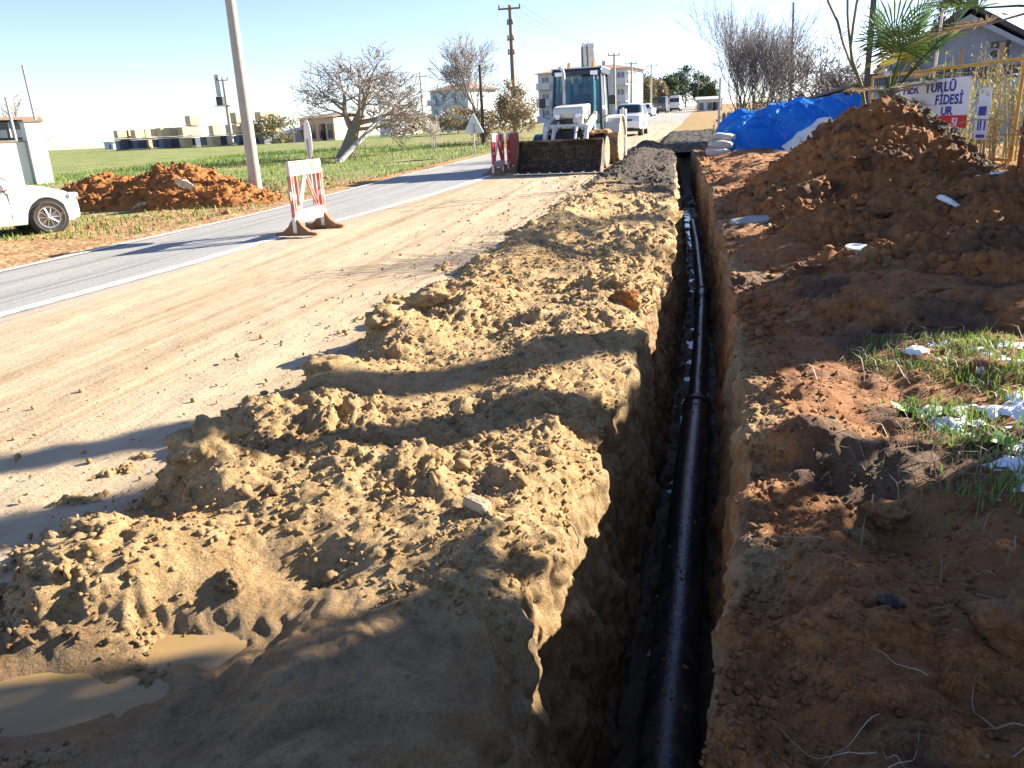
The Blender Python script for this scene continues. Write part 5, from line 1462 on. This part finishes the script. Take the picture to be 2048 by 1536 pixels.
def post(nm, label, x, y, h, w, mat, z=None):
    t_ = thing(nm, label, 'post', (x, y, (g(x, y) if z is None else z)-.1), grz)
    build('shaft', MB().box((0, 0, h/2), (w, w, h)), mat, t_, bevel=.01)
    build('cap', MB().box((0, 0, h+.01), (w*1.15, w*1.15, .02)), mat, t_)
    for q in (.3, .8):
        build('hinge', MB().box((0, -w*.6, h*q), (w*.7, w*.5, .10)), mat, t_)
post('gate_post', 'dark tall post at the palm end of the gate', 3.92, 20.75, 3.7, .10, 'dark_wood')
post('gate_post', 'rusty square post at the near end of the gate', 5.62, 15.75, 2.15, .12, 'rusty_steel', .45)
# mossy trunk stub beside the dark post
bare_tree('mossy forked trunk beside the dark gate post', 3.98, 20.1, 4.8, .075, 77, .03, 1, (2,), .35, .1, (.0, 0, 1), trunk_f=.7, bark='leaf_olive', twig='leaf_olive', name='forked_trunk')
M('sign_white', (.80, .80, .82), (.76, .76, .80), rough=.45, scale=2)
M('sign_blue', (.025, .03, .30), (.03, .035, .34), rough=.5)
M('sign_red', (.65, .02, .03), (.6, .02, .03), rough=.5)
def text(parent, s_, x, z, h, mat, y=-.012, wx=1.0):
    for ch in s_:
        if ch == ' ':
            x += .30*h*wx
            continue
        cu = bpy.data.curves.new('letter', 'FONT'); cu.body = ch; cu.size = h; cu.extrude = .001; cu.offset = .006*h/.2
        o = bpy.data.objects.new('letter', cu); C.objects.link(o)
        dg = bpy.context.evaluated_depsgraph_get()
        me = bpy.data.meshes.new_from_object(o.evaluated_get(dg)); bpy.data.objects.remove(o)
        xs_ = [v.co.x for v in me.vertices]; lo, hi = min(xs_), max(xs_)
        o = link('letter', me, mat, parent)
        o.location = (x-lo*wx, y, z); o.rotation_euler = (R(90), 0, 0); o.scale = (wx, 1, 1)
        x += (hi-lo+.07*h)*wx
sx0 = 1.05
sg = thing('gate_sign', 'white banner with blue capital letters tied to the yellow gate', 'sign', (ga.x+math.cos(grz)*sx0+math.sin(grz)*.05, ga.y+math.sin(grz)*sx0-math.cos(grz)*.05, gz0+.73), grz)
SW, SH = 2.55, .80
build('panel', MB().box((SW/2, 0, SH/2), (SW, .008, SH)), 'sign_white', sg)
build('red_band', MB().box((SW/2, -.004, -.005), (SW, .010, .235)), 'sign_red', sg)
text(sg, 'HER  TÜRLÜ', .35, .565, .25, 'sign_blue', wx=1.22)
text(sg, 'FİDESİ', 1.52, .325, .25, 'sign_blue', wx=1.08)
text(sg, 'UR', 1.74, .125, .22, 'sign_blue', wx=1.25)
text(sg, '51', 2.12, -.085, .21, 'sign_white', y=-.016, wx=1.2)
for x in (.05, SW-.05):
    build('cable_tie', MB().tube([(x, -.02, SH-.03), (x, .05, SH-.01)], .006, 5), 'black_trim', sg)
bb = thing('blue_board', 'small white and blue board beside the banner on the gate', 'sign', (ga.x+math.cos(grz)*3.85+math.sin(grz)*.03, ga.y+math.sin(grz)*3.85-math.cos(grz)*.03, gz0+.40), grz)
build('panel', MB().box((.17, 0, .45), (.34, .008, .90)), 'sign_white', bb)
build('blue_square', MB().box((.15, -.004, .50), (.22, .006, .16)), 'sign_blue', bb)
for x in (.08, .15, .26):
    build('blue_bar', MB().box((x, -.004, .26), (.045, .006, .20)), 'sign_blue', bb)
build('blue_bar', MB().box((.17, -.004, .06), (.24, .006, .06)), 'sign_blue', bb)
scrap(3.72, 18.2, g(3.7, 18)+1.95, .20, 71, 'grey white plastic bag caught on the palm above the gate', sq=(.9, .7, .8), cat='bag', name='plastic_bag')

# ------------------------------------------------------------------ bamboo behind the gate
M('cane', (.24, .20, .08), (.36, .30, .13), rough=.6, scale=6, stretch=(1, 1, .3))
for q, (bx, by, nc, lb) in enumerate([(5.75, 17.2, 15, 'yellow bamboo canes behind the near end of the gate'), (5.25, 18.6, 9, 'thinner bamboo canes behind the middle of the gate'), (6.6, 17.4, 9, 'bamboo canes behind the rusty gate post')]):
    t = thing('bamboo_clump', lb, 'bamboo', (bx, by, g(bx, by)-.05))
    rr = random.Random(300+q); V = []
    for k in range(nc):
        x, y = rr.gauss(0, .28), rr.gauss(0, .25); h = rr.uniform(1.5, 2.35); lx = rr.gauss(0, .12)
        build('cane', MB().tube([(x, y, 0), (x+lx*.4, y, h*.5), (x+lx, y+rr.gauss(0, .1), h)], [.020, .017, .008], 6), 'cane', t)
        for j in range(110):
            z_ = h*rr.uniform(.15, 1.05); px, py = x+lx*z_/h+rr.gauss(0, .07), y+rr.gauss(0, .07)
            d = Vector((rr.gauss(0, 1), rr.gauss(0, 1), rr.gauss(-.5, .6))).normalized()*rr.uniform(.06, .15)
            s_ = d.cross(Vector((0, 0, 1))).normalized()*.012
            p0 = Vector((px, py, z_))
            V += [p0, p0+d*.4+s_, p0+d, p0+d*.4-s_]
    V = np.array([v[:] for v in V])
    npmesh('foliage', V, quads(V), 'leaf_yellow', t, smooth=False)

# ------------------------------------------------------------------ buildings
M('blue_paint_and_shade', (.26, .30, .36), (.33, .37, .43), rough=.8, scale=3, bump=.15)  # blue grey also imitates shade on the house gable; shed and fence share it
M('roof_dark', (.05, .045, .06), (.08, .07, .085), rough=.8, scale=6)
M('corrugated_blue', (.22, .38, .50), (.30, .46, .58), rough=.45, scale=4)
M('dark_void', (.012, .012, .014), (.02, .02, .022), rough=.8)
M('window_glass', (.06, .08, .10), (.10, .12, .15), rough=.1, scale=2)
M('weathered_wood', (.22, .16, .11), (.32, .25, .18), rough=.9, scale=6, stretch=(1, 6, 1))
# gabled house beyond the gate
hs = thing('gabled_house', 'gabled house beyond the gate, shade put into its blue grey walls', 'house', (7.95, 28, g(7.9, 28)-.1), R(-14))
hs.scale = (.78, 1.0, 1.16)
build('wall', MB().prism([(-2.6, 0), (2.9, 0), (2.9, 2.15), (.05, 3.22), (-2.6, 2.15)], 'Y', 0, 7), 'blue_paint_and_shade', hs)
for s, x0, x1 in ((-1, -3.0, .05), (1, 3.3, .05)):
    zz0, zz1 = 2.02, 3.34
    rp = build('roof', MB().prism([(x0, zz0), (x1, zz1), (x1, zz1+.12), (x0, zz0+.12)], 'Y', -.5, 7.4), 'roof_dark', hs)
build('ridge_cap', MB().box((.05, 3.4, 3.46), (.34, 8.0, .16)), 'roof_dark', rp)
build('eaves_board', MB().prism([(-2.9, 1.98), (.05, 3.20), (3.2, 1.98), (3.2, 1.86), (.05, 3.06), (-2.9, 1.86)], 'Y', -.48, -.44), 'blue_paint_and_shade', rp)
v_ = build('lean_to', MB().prism([(-3.2, 1.25), (3.6, 1.25), (3.6, 1.62), (-3.2, 1.62)], 'Y', -1.9, -1.84), 'corrugated_blue', hs)
for k in range(34):
    build('corrugation', MB().box((-3.1+k*.2, -1.93, 1.435), (.05, .03, .36)), 'corrugated_blue', v_)
build('lean_to_roof', MB().prism([(-1.95, 1.60), (-1.95, 1.66), (.02, 1.96), (.02, 1.90)], 'X', -3.3, 3.7), 'roof_dark', v_)
build('lean_to_body', MB().box((.2, -.9, .62), (6.6, 1.7, 1.2)), 'corrugated_blue', v_)  # blue block filling the space below the lean-to roof
for x in (-1.3, 1.2):
    w_ = build('window', MB().box((x, -.02, 2.35), (.62, .05, .36)), 'window_glass', hs)
    build('window_frame', MB().box((x, -.045, 2.35), (.70, .03, .04)), 'blue_paint_and_shade', w_)
for x in (-2.2, -.3, 1.7):
    build('lean_to_post', MB().box((x, -1.95, .65), (.09, .09, 1.3)), 'weathered_wood', v_)
for lb, x, y, h in (('grey timber post before the house, nearer the palm', 6.35, 22.5, 2.55), ('grey timber post before the house, under the palm fronds', 6.9, 21.5, 2.6)):
    post('timber_post', lb, x, y, h, .085, 'weathered_wood')
# low shed with blue sheeting
sh = thing('low_shed', 'low shed with a sloping brown roof and blue sheeted walls', 'shed', (5.1, 28.5, g(5.1, 28.5)-.05), R(-8))
for k in range(9):
    build('wall_sheet', MB().box((-1.3+k*.335, .0, .80), (.30, .03, 1.6)), 'corrugated_blue' if k % 2 else 'blue_paint_and_shade', sh)
build('interior', MB().box((.05, 1.2, .78), (2.9, 2.2, 1.5)), 'dark_void', sh)
build('roof', MB().prism([(-1.75, 1.46), (1.7, 2.28), (1.7, 2.36), (-1.75, 1.54)], 'Y', -.45, 2.6), 'weathered_wood', sh)
for x in (-1.5, .1, 1.5):
    build('roof_beam', MB().box((x, -.40, 1.56+(x+1.5)*.235), (.07, .10, .12)), 'dark_wood', sh)
# paling fence left of the shed
fn = thing('paling_fence', 'grey blue paling fence behind the tarpaulin', 'fence', (1.1, 30.0, g(2, 30)-.05), R(3))
for k in range(22):
    build('paling', MB().box((k*.16, 0, .62), (.11, .025, 1.2+.12*math.sin(k*2.7))), 'blue_paint_and_shade' if k % 3 else 'weathered_wood', fn)
for z in (.35, .95):
    build('rail', MB().box((1.7, .03, z), (3.5, .03, .07)), 'weathered_wood', fn)

# apartment houses
M('render_white', (.56, .57, .58), (.50, .51, .53), rough=.8, scale=2)
M('render_bluish', (.50, .57, .64), (.55, .61, .67), rough=.8, scale=2)
M('roof_tile_brown', (.30, .16, .11), (.38, .22, .15), rough=.8, scale=5)
M('render_ochre', (.55, .38, .26), (.60, .44, .32), rough=.8, scale=2)
def block(label, x, y, w, d, h, floors, bays, rz, wall, roof='roof_tile_brown', side='render_white', balconies=(0,), hip=1.0):
    t = thing('apartment_house', label, 'building', (x, y, g(x, y)-.2), rz)
    build('wall', MB().box((0, d/2, h/2), (w, d, h)), wall, t)
    fh = h/floors
    build('roof', MB().add([(-w/2-.6, -.6, h), (w/2+.6, -.6, h), (w/2+.6, d+.6, h), (-w/2-.6, d+.6, h), (-w/4, d/2, h+hip), (w/4, d/2, h+hip)],
                           [(0, 1, 5, 4), (1, 2, 5), (2, 3, 4, 5), (3, 0, 4), (3, 2, 1, 0)]), roof, t)
    for f_ in range(floors):
        for b_ in range(bays):
            xc = -w/2+(b_+.5)*w/bays; zc = f_*fh+fh*.52
            wn_ = build('window', MB().box((xc, -.02, zc), (w/bays*.42, .06, fh*.46)), 'window_glass', t)
            build('frame', MB().box((xc, -.06, zc), (.08, .04, fh*.46)), side, wn_)
            build('sill', MB().box((xc, -.08, zc-fh*.25), (w/bays*.5, .16, .07)), side, wn_)
            if b_ in balconies:
                bl = build('balcony', MB().box((xc, -.55, f_*fh+.08), (w/bays*.9, 1.1, .14)), side, t)
                build('parapet', MB().box((xc, -1.05, f_*fh+.50), (w/bays*.9, .07, .75)), wall, bl)
        build('floor_band', MB().box((0, -.02, (f_+1)*fh-.05), (w+.04, .08, .12)), side, t)
    build('chimney', MB().box((w*.15, d*.5, h+hip), (.5, .5, 1.0)), side, t)
    return t
block('three storey apartment house with balconies and a brown roof', -37.6, 128, 7.4, 8, 6.6, 3, 4, R(-20), 'render_bluish', balconies=(0, 2))
block('pale flat block behind the loader cab', -14.3, 112, 12.6, 8, 6.3, 3, 6, R(-10), 'render_white', balconies=(0, 5), hip=.8)
# brown building and white sheds on the field edge
def shed(label, x, y, w, d, h, rz, wall, roof, pitch=.5, nm='field_shed', posts=0):
    t = thing(nm, label, 'shed', (x, y, g(x, y)-.1), rz)
    build('wall', MB().box((0, d/2, h/2), (w, d, h)), wall, t)
    build('roof', MB().prism([(-.3, h), (d/2, h+pitch), (d+.3, h), (d+.3, h+.08), (d/2, h+pitch+.08), (-.3, h+.08)], 'X', -w/2-.3, w/2+.3), roof, t)
    build('door', MB().box((w*.18, -.02, h*.38), (w*.12, .05, h*.76)), 'dark_void', t)
    for k in range(posts):
        build('opening', MB().box((-w/2+(k+.5)*w/posts, -.02, h*.45), (w/posts*.55, .05, h*.6)), 'window_glass', t)
    return t
shed('brown brick building half hidden by the leaning bare tree', -40.3, 85, 5.2, 5, 2.5, R(-20), 'render_ochre', 'weathered_wood', .4, posts=4)
shed('long white polytunnel shed right of the concrete pole', -45.2, 86, 4.6, 4, 1.1, R(-25), 'render_white', 'render_white', .5, posts=3)
shed('white flat building on the horizon right of the leaning tree', -37.6, 100, 3.0, 4, 2.2, R(-20), 'render_white', 'render_bluish', .2)
shed('white roadside kiosk with a canopy far up the road', 2.6, 128, 3.6, 3, 1.7, R(0), 'render_white', 'render_white', .4, posts=3)
shed('distant low grey building on the left horizon', -93, 118, 4.4, 4, 1.2, R(-35), 'render_bluish', 'render_white', .3)
# stacks of pallets with building blocks on the edge of the field
M('pallet_block', (.55, .40, .24), (.64, .50, .33), rough=.85, scale=2.5, dirt=(.50, .40, .28), dscale=3, damt=.3)
M('blue_wrap', (.06, .075, .12), (.10, .12, .18), rough=.5, scale=2.5)
rr = random.Random(9)
def stack(label, x, y, nx, ny, nz, rz):
    t = thing('block_stack', label, 'block stack', (x, y, g(x, y)-.05), rz, 'stacks of building blocks on the field edge')
    for k in range(nz):
        for i in range(nx):
            for j in range(ny):
                if k == nz-1 and nz > 1 and rr.random() < .25: continue
                build('block_pallet', MB().box((i*1.16+rr.uniform(-.04, .04), j*1.16+rr.uniform(-.04, .04), .14+k*1.13+.48), (rr.uniform(.85, 1.08), 1.06, rr.uniform(.78, .98)), rz=rr.uniform(-.06, .06)), 'blue_wrap' if (k == 0 and rr.random() < .7) else 'pallet_block', t)
                build('pallet', MB().box((i*1.16, j*1.16, .07+k*1.13), (1.1, 1.1, .12)), 'weathered_wood', t)
for i, (x, nx, nz, lb) in enumerate([(-61.3, 1, 2, 'smallest block stack at the left end of the row'), (-59.3, 1, 2, 'second block stack from the left end of the row'), (-57.0, 2, 2, 'third block stack from the left end of the row'),
        (-53.9, 1, 3, 'narrow block stack in the middle of the row'), (-51.4, 2, 2, 'low wide block stack in the middle of the row'), (-48.4, 2, 3, 'tall dark block stack left of the transformer pole'), (-45.6, 2, 3, 'tall sunlit block stack behind the concrete pole')]):
    stack(lb, x, 80+.25*i, nx, 2, nz, R(-24))
# white garden wall with pillar at the left edge
M('white_wash', (.78, .75, .70), (.72, .69, .63), rough=.85, scale=2.5, bump=.1)
gw = thing('garden_wall', 'white garden wall with a taller end pillar at the left edge', 'wall', (-22.0, 24.2, g(-22, 24)-.15), R(60))
build('wall_panel', MB().box((-3.0, 0, .78), (5.4, .16, 1.56)), 'white_wash', gw)
build('coping', MB().box((-3.0, 0, 1.59), (5.4, .22, .06)), 'weathered_wood', gw)
pl = build('end_pillar', MB().box((.05, 0, 1.1), (.55, .45, 2.2)), 'white_wash', gw)
build('pillar_cap', MB().box((.05, 0, 2.23), (.64, .54, .07)), 'weathered_wood', pl)
ds = thing('dark_outbuilding', 'dark outbuilding with window panes behind the white wall', 'building', (-25.0, 24.6, g(-25, 25)-.1), R(60))
build('wall', MB().box((0, 1.2, 1.15), (4.6, 2, 2.3)), 'machine_dark', ds)
build('roof', MB().box((0, 1.1, 2.34), (4.9, 2.5, .10)), 'roof_tile_brown', ds)
for x in (-1.0, .2, 1.4):
    w_ = build('window', MB().box((x, .17, 1.95), (.9, .05, .55)), 'window_glass', ds)
    build('frame', MB().box((x, .13, 1.95), (.05, .04, .55)), 'pale_steel', w_)
bare_tree('leafless twigs of a garden tree behind the white wall', -25.6, 27.4, 3.6, .07, 88, .012, 3, (4, 3, 3), .7, .08, trunk_f=.5)

# ------------------------------------------------------------------ tarpaulin, sacks, sheet
def tarp_mat():
    m, t, b = nodes('blue_tarp')
    N, L = t.nodes, t.links
    tc = N.new('ShaderNodeTexCoord'); nz = N.new('ShaderNodeTexNoise'); nz.inputs['Scale'].default_value = 1.1; nz.inputs['Detail'].default_value = 6
    L.new(tc.outputs['Object'], nz.inputs['Vector'])
    r = N.new('ShaderNodeValToRGB'); r.color_ramp.elements[0].position = .40; r.color_ramp.elements[1].position = .72
    r.color_ramp.elements[0].color = (.006, .22, .85, 1); r.color_ramp.elements[1].color = (.03, .38, .92, 1)
    L.new(nz.outputs['Fac'], r.inputs['Fac']); L.new(r.outputs['Color'], b.inputs['Base Color'])
    b.inputs['Roughness'].default_value = .32
    tr = N.new('ShaderNodeBsdfTranslucent'); L.new(r.outputs['Color'], tr.inputs[0])
    mx = N.new('ShaderNodeMixShader'); mx.inputs[0].default_value = .45
    L.new(b.outputs[0], mx.inputs[1]); L.new(tr.outputs[0], mx.inputs[2]); L.new(mx.outputs[0], N['Material Output'].inputs['Surface'])
    wv = N.new('ShaderNodeTexNoise'); wv.inputs['Scale'].default_value = 5; wv.inputs['Detail'].default_value = 4
    L.new(tc.outputs['Object'], wv.inputs['Vector'])
    bp_ = N.new('ShaderNodeBump'); bp_.inputs['Strength'].default_value = .5; bp_.inputs['Distance'].default_value = .06
    L.new(wv.outputs['Fac'], bp_.inputs['Height']); L.new(bp_.outputs[0], b.inputs['Normal'])
    MATS['blue_tarp'] = m
tarp_mat()
tx, ty = np.meshgrid(np.linspace(0, 1, 130), np.linspace(0, 1, 90))
wx = .75+4.6*tx+.25*np.sin(ty*5)*.3
wyy = 24.6+3.6*ty+.9*tx
prof_y = np.interp(ty, [0, .06, .22, .42, .6, .8, 1], [0, .10, .72, 1.18, 1.25, 1.0, .0])
prof_x = np.interp(tx, [0, .05, .14, .35, .55, .8, 1], [.12, .62, .86, .93, 1.02, 1.12, 1.0])
ridge = np.abs(fbm(tx*3.3+.6*ty, ty*2.1, 0, 3, 401))
crease = 1-np.abs(np.sin((tx*2.2+ty*1.4+.35*fbm(tx*3, ty*3, 0, 2, 402))*6.0))
cr2 = np.clip(1-np.abs(fbm(tx*4+2.2*ty, ty*3-tx*1.5, 0, 2, 405))*3.2, 0, 1)
cr3 = np.clip(1-np.abs(fbm(tx*10-3*ty, ty*8+tx*3, 0, 2, 406))*3.2, 0, 1)
tz = prof_y*prof_x*(1+.12*fbm(tx*3, ty*3, 0, 2, 403))
tz = tz+.12*tx*prof_y
wyy = wyy-.25*crease**4*(1-ty)*.6
tpz = G(wx, wyy)+.08+np.maximum(tz, .0)
TP = np.stack([wx, wyy, tpz], 2)
tn = gnormals(TP); tn *= np.sign(tn[:, :, 2:3]+1e-6)
TP = TP+tn*((.20*cr2**3+.08*cr3**3*(.3+tx)-.05)*sm(0, .25, prof_y))[:, :, None]
tp = npmesh('tarpaulin', TP.reshape(-1, 3), gridfaces(90, 130), 'blue_tarp')
tag(tp, 'crumpled bright blue tarpaulin draped over a pile beyond the soil heap', 'tarpaulin')
M('sack_white', (.46, .44, .41), (.54, .52, .48), rough=.8, scale=8, bump=.3, dirt=(.42, .36, .28), dscale=3, damt=.35)
def sack(x, y, z, L_, rz, label, seed, mat='sack_white'):
    v = ICO4_V.copy()
    e = np.sign(v)*np.abs(v)**.7
    v = e*np.array([L_/2, L_*.28, L_*.17])
    v += (ICO4_V*(.05*L_*fbm(ICO4_V[:, 0]*2+seed, ICO4_V[:, 1]*2, ICO4_V[:, 2]*2, 3, seed))[:, None])
    o = npmesh('filled_sack', v, ICO4_F, mat); o.location = (x, y, z); o.rotation_euler = (.05, .08, rz)
    tag(o, label, 'sack', 'sacks by the tarpaulin')
for i, (x, y, dz, L_, rz, lb) in enumerate([(.78, 24.75, .15, .75, .3, 'lowest white sack at the left foot of the tarpaulin'), (.85, 24.95, .36, .72, .1, 'middle white sack at the left foot of the tarpaulin'), (.95, 25.2, .56, .7, .4, 'top white sack at the left foot of the tarpaulin'),
        (1.55, 24.3, .10, .42, .6, 'small white sack before the front of the tarpaulin'), (2.5, 23.9, .12, .5, .2, 'white sack between the tarpaulin and the pale sheet')]):
    sack(x, y, g(x, y)+dz, L_, rz, lb, 500+i)
M('pale_sheet', (.66, .62, .58), (.76, .73, .69), rough=.6, scale=4, bump=.3)
tx, ty = np.meshgrid(np.linspace(0, 1, 60), np.linspace(0, 1, 50))
sxx = 2.55+1.75*tx; syy = 23.2+2.0*ty+.2*tx
szz = np.interp(ty, [0, .1, .5, .8, 1], [0, .15, .80, .78, .3])*np.interp(tx, [0, .2, .6, .85, 1], [.15, .55, 1.05, .9, .6])
szz = szz*(1+.15*fbm(tx*4, ty*4, 0, 3, 411))+.07*(1-np.abs(np.sin((tx*2+ty)*7+2*fbm(tx*3, ty*3, 0, 2, 412))))**4
tag(npmesh('plastic_sheet', np.stack([sxx, syy, G(sxx, syy)+.10+szz], 2).reshape(-1, 3), gridfaces(50, 60), 'pale_sheet'), 'pale grey plastic sheet in front of the blue tarpaulin', 'sheet')

# ------------------------------------------------------------------ grass, snow, roots
def blades(x, y, z, h, rng, mat, name, label, lean=.5, w=.004, cat='grass'):
    k = len(x); a = rng.uniform(0, 6.283, k); l_ = rng.uniform(.1, 1, k)*lean
    dx, dy = np.cos(a), np.sin(a)
    p0 = np.stack([x, y, z], 1); ww = (w*rng.uniform(.6, 1.5, k))[:, None]*np.stack([-dy, dx, 0*dx], 1)
    mid = p0+np.stack([dx*h*l_*.3, dy*h*l_*.3, h*.6], 1); tip = p0+np.stack([dx*h*l_, dy*h*l_, h*(1-.35*l_)], 1)
    V = np.stack([p0-ww, p0+ww, mid+ww*.7, mid-ww*.7, tip, tip], 1)
    i = np.arange(k)*6
    F_ = np.concatenate([np.stack([i, i+1, i+2, i+3], 1), np.stack([i+3, i+2, i+4, i+5], 1)])
    o = npmesh(name, V.reshape(-1, 3), F_, mat, smooth=False)
    return tag(o, label, cat, kind='stuff')
rng = np.random.default_rng(77)
def bank_scatter(k, x0, x1, y0, y1, clump=26, cs=.12):
    cx_, cy_ = rng.uniform(x0, x1, clump), rng.uniform(y0, y1, clump)
    q = rng.integers(0, clump, k)
    x = np.clip(cx_[q]+rng.normal(0, cs, k), .55, 4); y = cy_[q]+rng.normal(0, cs, k)
    jj = np.clip(np.searchsorted(rows, y), 1, n-1)
    z = np.array([np.interp(a, P[j, nL+nW+nB+nRW:, 0], P[j, nL+nW+nB+nRW:, 2]) for a, j in zip(x, jj)])
    return x, y, z
x, y, z = bank_scatter(5200, .98, 2.4, 2.7, 4.8, 60, .08)
blades(x, y, z-.01, rng.uniform(.02, .085, len(x)), rng, 'grass_blade', 'grass_tufts', 'fresh green grass among snow on the right bank', .8, .0035)
x, y, z = bank_scatter(900, .75, 2.4, 2.4, 5.0, 30, .2)
blades(x, y, z-.01, rng.uniform(.05, .16, len(x)), rng, 'leaf_dry', 'dry_grass', 'dry straw coloured grass on the right bank', 1.6, .0025)
M('snow', (.80, .83, .88), (.86, .88, .92), rough=.6, scale=20, bump=.3)
sgx, sgy = np.meshgrid(np.linspace(.85, 3.2, 200), np.linspace(2.2, 5.2, 220))
Rz = np.empty_like(sgx)
for j_ in range(sgy.shape[0]):
    jr = int(np.clip(np.searchsorted(rows, sgy[j_, 0]), 1, n-1))
    Rz[j_] = np.interp(sgx[j_], P[jr, nL+nW+nB+nRW:, 0], P[jr, nL+nW+nB+nRW:, 2])
Rs = Rz.copy()
for _ in range(6):
    Rs[1:-1, 1:-1] = (Rs[1:-1, 1:-1]*2+Rs[:-2, 1:-1]+Rs[2:, 1:-1]+Rs[1:-1, :-2]+Rs[1:-1, 2:])/6
cov = 1.3*fbm(sgx*6.5, sgy*7.5, 0, 4, 611)+.30*sm(.9, 1.9, sgx)-.46-.9*(1-sm(.85, 1.15, sgx))-.8*(1-sm(2.2, 2.5, sgy))-.9*sm(4.5, 5.1, sgy)+.12*sm(2.4, 3, sgy)*(1-sm(3.6, 4.4, sgy))
Sz = Rs+.002+np.clip(cov*.06, -.05, .014)+.004*fbm(sgx*40, sgy*40, 0, 2, 613)
Fs = gridfaces(220, 200)
Fs = Fs[(Sz-Rs).ravel()[Fs].max(1) > -.012]
tag(npmesh('snow_patches', np.stack([sgx, sgy, Sz], 2).reshape(-1, 3), Fs, 'snow'), 'patches of old snow among the grass on the right bank', 'snow', kind='stuff')
# broad-leaved weeds
M('weed_leaf', (.12, .28, .03), (.20, .38, .06), rough=.5)
for i, (wx_, wy_, lb) in enumerate([(1.28, 3.35, 'bright green weed with round leaves in the snowy grass'), (1.02, 3.75, 'small green weed at the edge of the bare bank')]):
    t = thing('weed', lb, 'weed', (wx_, wy_, bank_z(wx_, wy_)))
    for k in range(8):
        a = k*.8+i; L_ = .05+.02*(k % 3)
        d = Vector((math.cos(a), math.sin(a), .5)); s_ = Vector((-math.sin(a), math.cos(a), 0))
        build('leaf', MB().add([(0, 0, 0), tuple(d*L_*.6+s_*L_*.3), tuple(d*L_), tuple(d*L_*.6-s_*L_*.3)], [(0, 1, 2, 3)]), 'weed_leaf', t)
# dry roots sticking out of the near right bank and the dark heap
M('dry_root', (.30, .24, .17), (.40, .33, .24), rough=.8)
rr = random.Random(14)
m = MB()
for k in range(34):
    x, y = rr.uniform(.35, 1.25), rr.uniform(1.25, 1.75) if k < 24 else rr.uniform(1.8, 3.0)
    a = rr.uniform(0, 6.28); L_ = rr.uniform(.06, .26); bend = rr.gauss(0, .22); z0 = bank_z(x, y)
    pts = []
    for q in range(12):
        zz = .6*(pts[-1][2] if pts else z0)+.4*(bank_z(x, y)+.012)
        pts.append((x, y, zz+.006*math.sin(q*.9+k)))
        a += bend*.5+rr.gauss(0, .07); x += math.cos(a)*L_/11; y += math.sin(a)*L_/11
    m.tube(pts, [.0015-.0001*q for q in range(12)], 4)
tag(build('dry_roots', m, 'dry_root'), 'tangle of thin pale dry roots on the near shaded bank', 'roots', kind='stuff')
for i, (x, y, z, lb) in enumerate([(4.0, 13.85, 1.18, 'forked pale twig on the slope of the dark heap'), (4.4, 13.9, .95, 'lower pale twig on the slope of the dark heap')]):
    m = MB().tube([(0, 0, 0), (.2, .02, .03), (.42, .0, .02), (.62, .05, .14)], [.012, .011, .010, .006], 5)
    m.tube([(.42, 0, .02), (.60, -.02, -.02), (.72, 0, .06)], [.009, .008, .005], 5)
    o = build('fallen_twig', m, 'dry_root'); o.location = (x, y, z); tag(o, lb, 'twig')
b_ = build('fallen_branch', MB().tube([(0, 0, 0), (.45, -.1, -.38), (.85, -.15, -.85), (1.1, -.2, -.98)], [.014, .014, .012, .009], 6), 'dry_root')
b_.location = (4.75, 14.2, 1.15); tag(b_, 'long pale stick sliding down the edge of the dark heap', 'stick')
# root dangling from the trench lip
b_ = build('hanging_root', MB().tube([(0, 0, 0), (.03, 0, -.03), (.05, .01, -.09), (.04, .0, -.15)], .004, 5), 'dry_root')
b_.location = (-.44, 2.72, bank_z(-.46, 2.72)-.03); tag(b_, 'thin root dangling over the left lip of the trench', 'root')
# roadside grass and weeds on the left verge
k = 26000
y = 13+34*rng.random(k)**1.3; x = -8.5-rng.random(k)**.7*17
keep = fbm(x*.5, y*.5, 0, 3, 601)+.25*sm(-10, -15, x)+.25*sm(20, 30, y) > .10
x, y = x[keep], y[keep]
blades(x, y, G(x, y)-.02, rng.uniform(.04, .16, len(x))*(.7+.02*y), rng, 'grass_blade', 'verge_grass', 'short green grass on the verge and the near field', .7, .012)
k = 5000
y = 13+40*rng.random(k); x = -8.6-rng.random(k)*14
blades(x, y, G(x, y)-.02, rng.uniform(.05, .2, k), rng, 'leaf_dry', 'dry_grass', 'dry yellow grass stalks on the verge', .9, .010)
# stones and litter on the verge
k = 900
y = 13+14*rng.random(k); x = -8.5-rng.random(k)*6
rad = .01+.05*rng.random(k)**4
vv, ff, aa = crumbs(np.stack([x, y, G(x, y)+rad*.3], 1), rad, rng, attr=np.tile([[.5, 0, 0]], (k, 1)))
tag(npmesh('verge_gravel', vv, ff, 'earth', smooth=False, attr=aa), 'small stones and crumbs on the bare verge', 'gravel', kind='stuff')
leafy('dark low weeds at the foot of the concrete pole', -11.7, 20.6, .55, .7, 700, .04, 'leaf_olive', 97, base=.02, trunk=.01, name='weed_patch', cat='weeds', ry=.4)
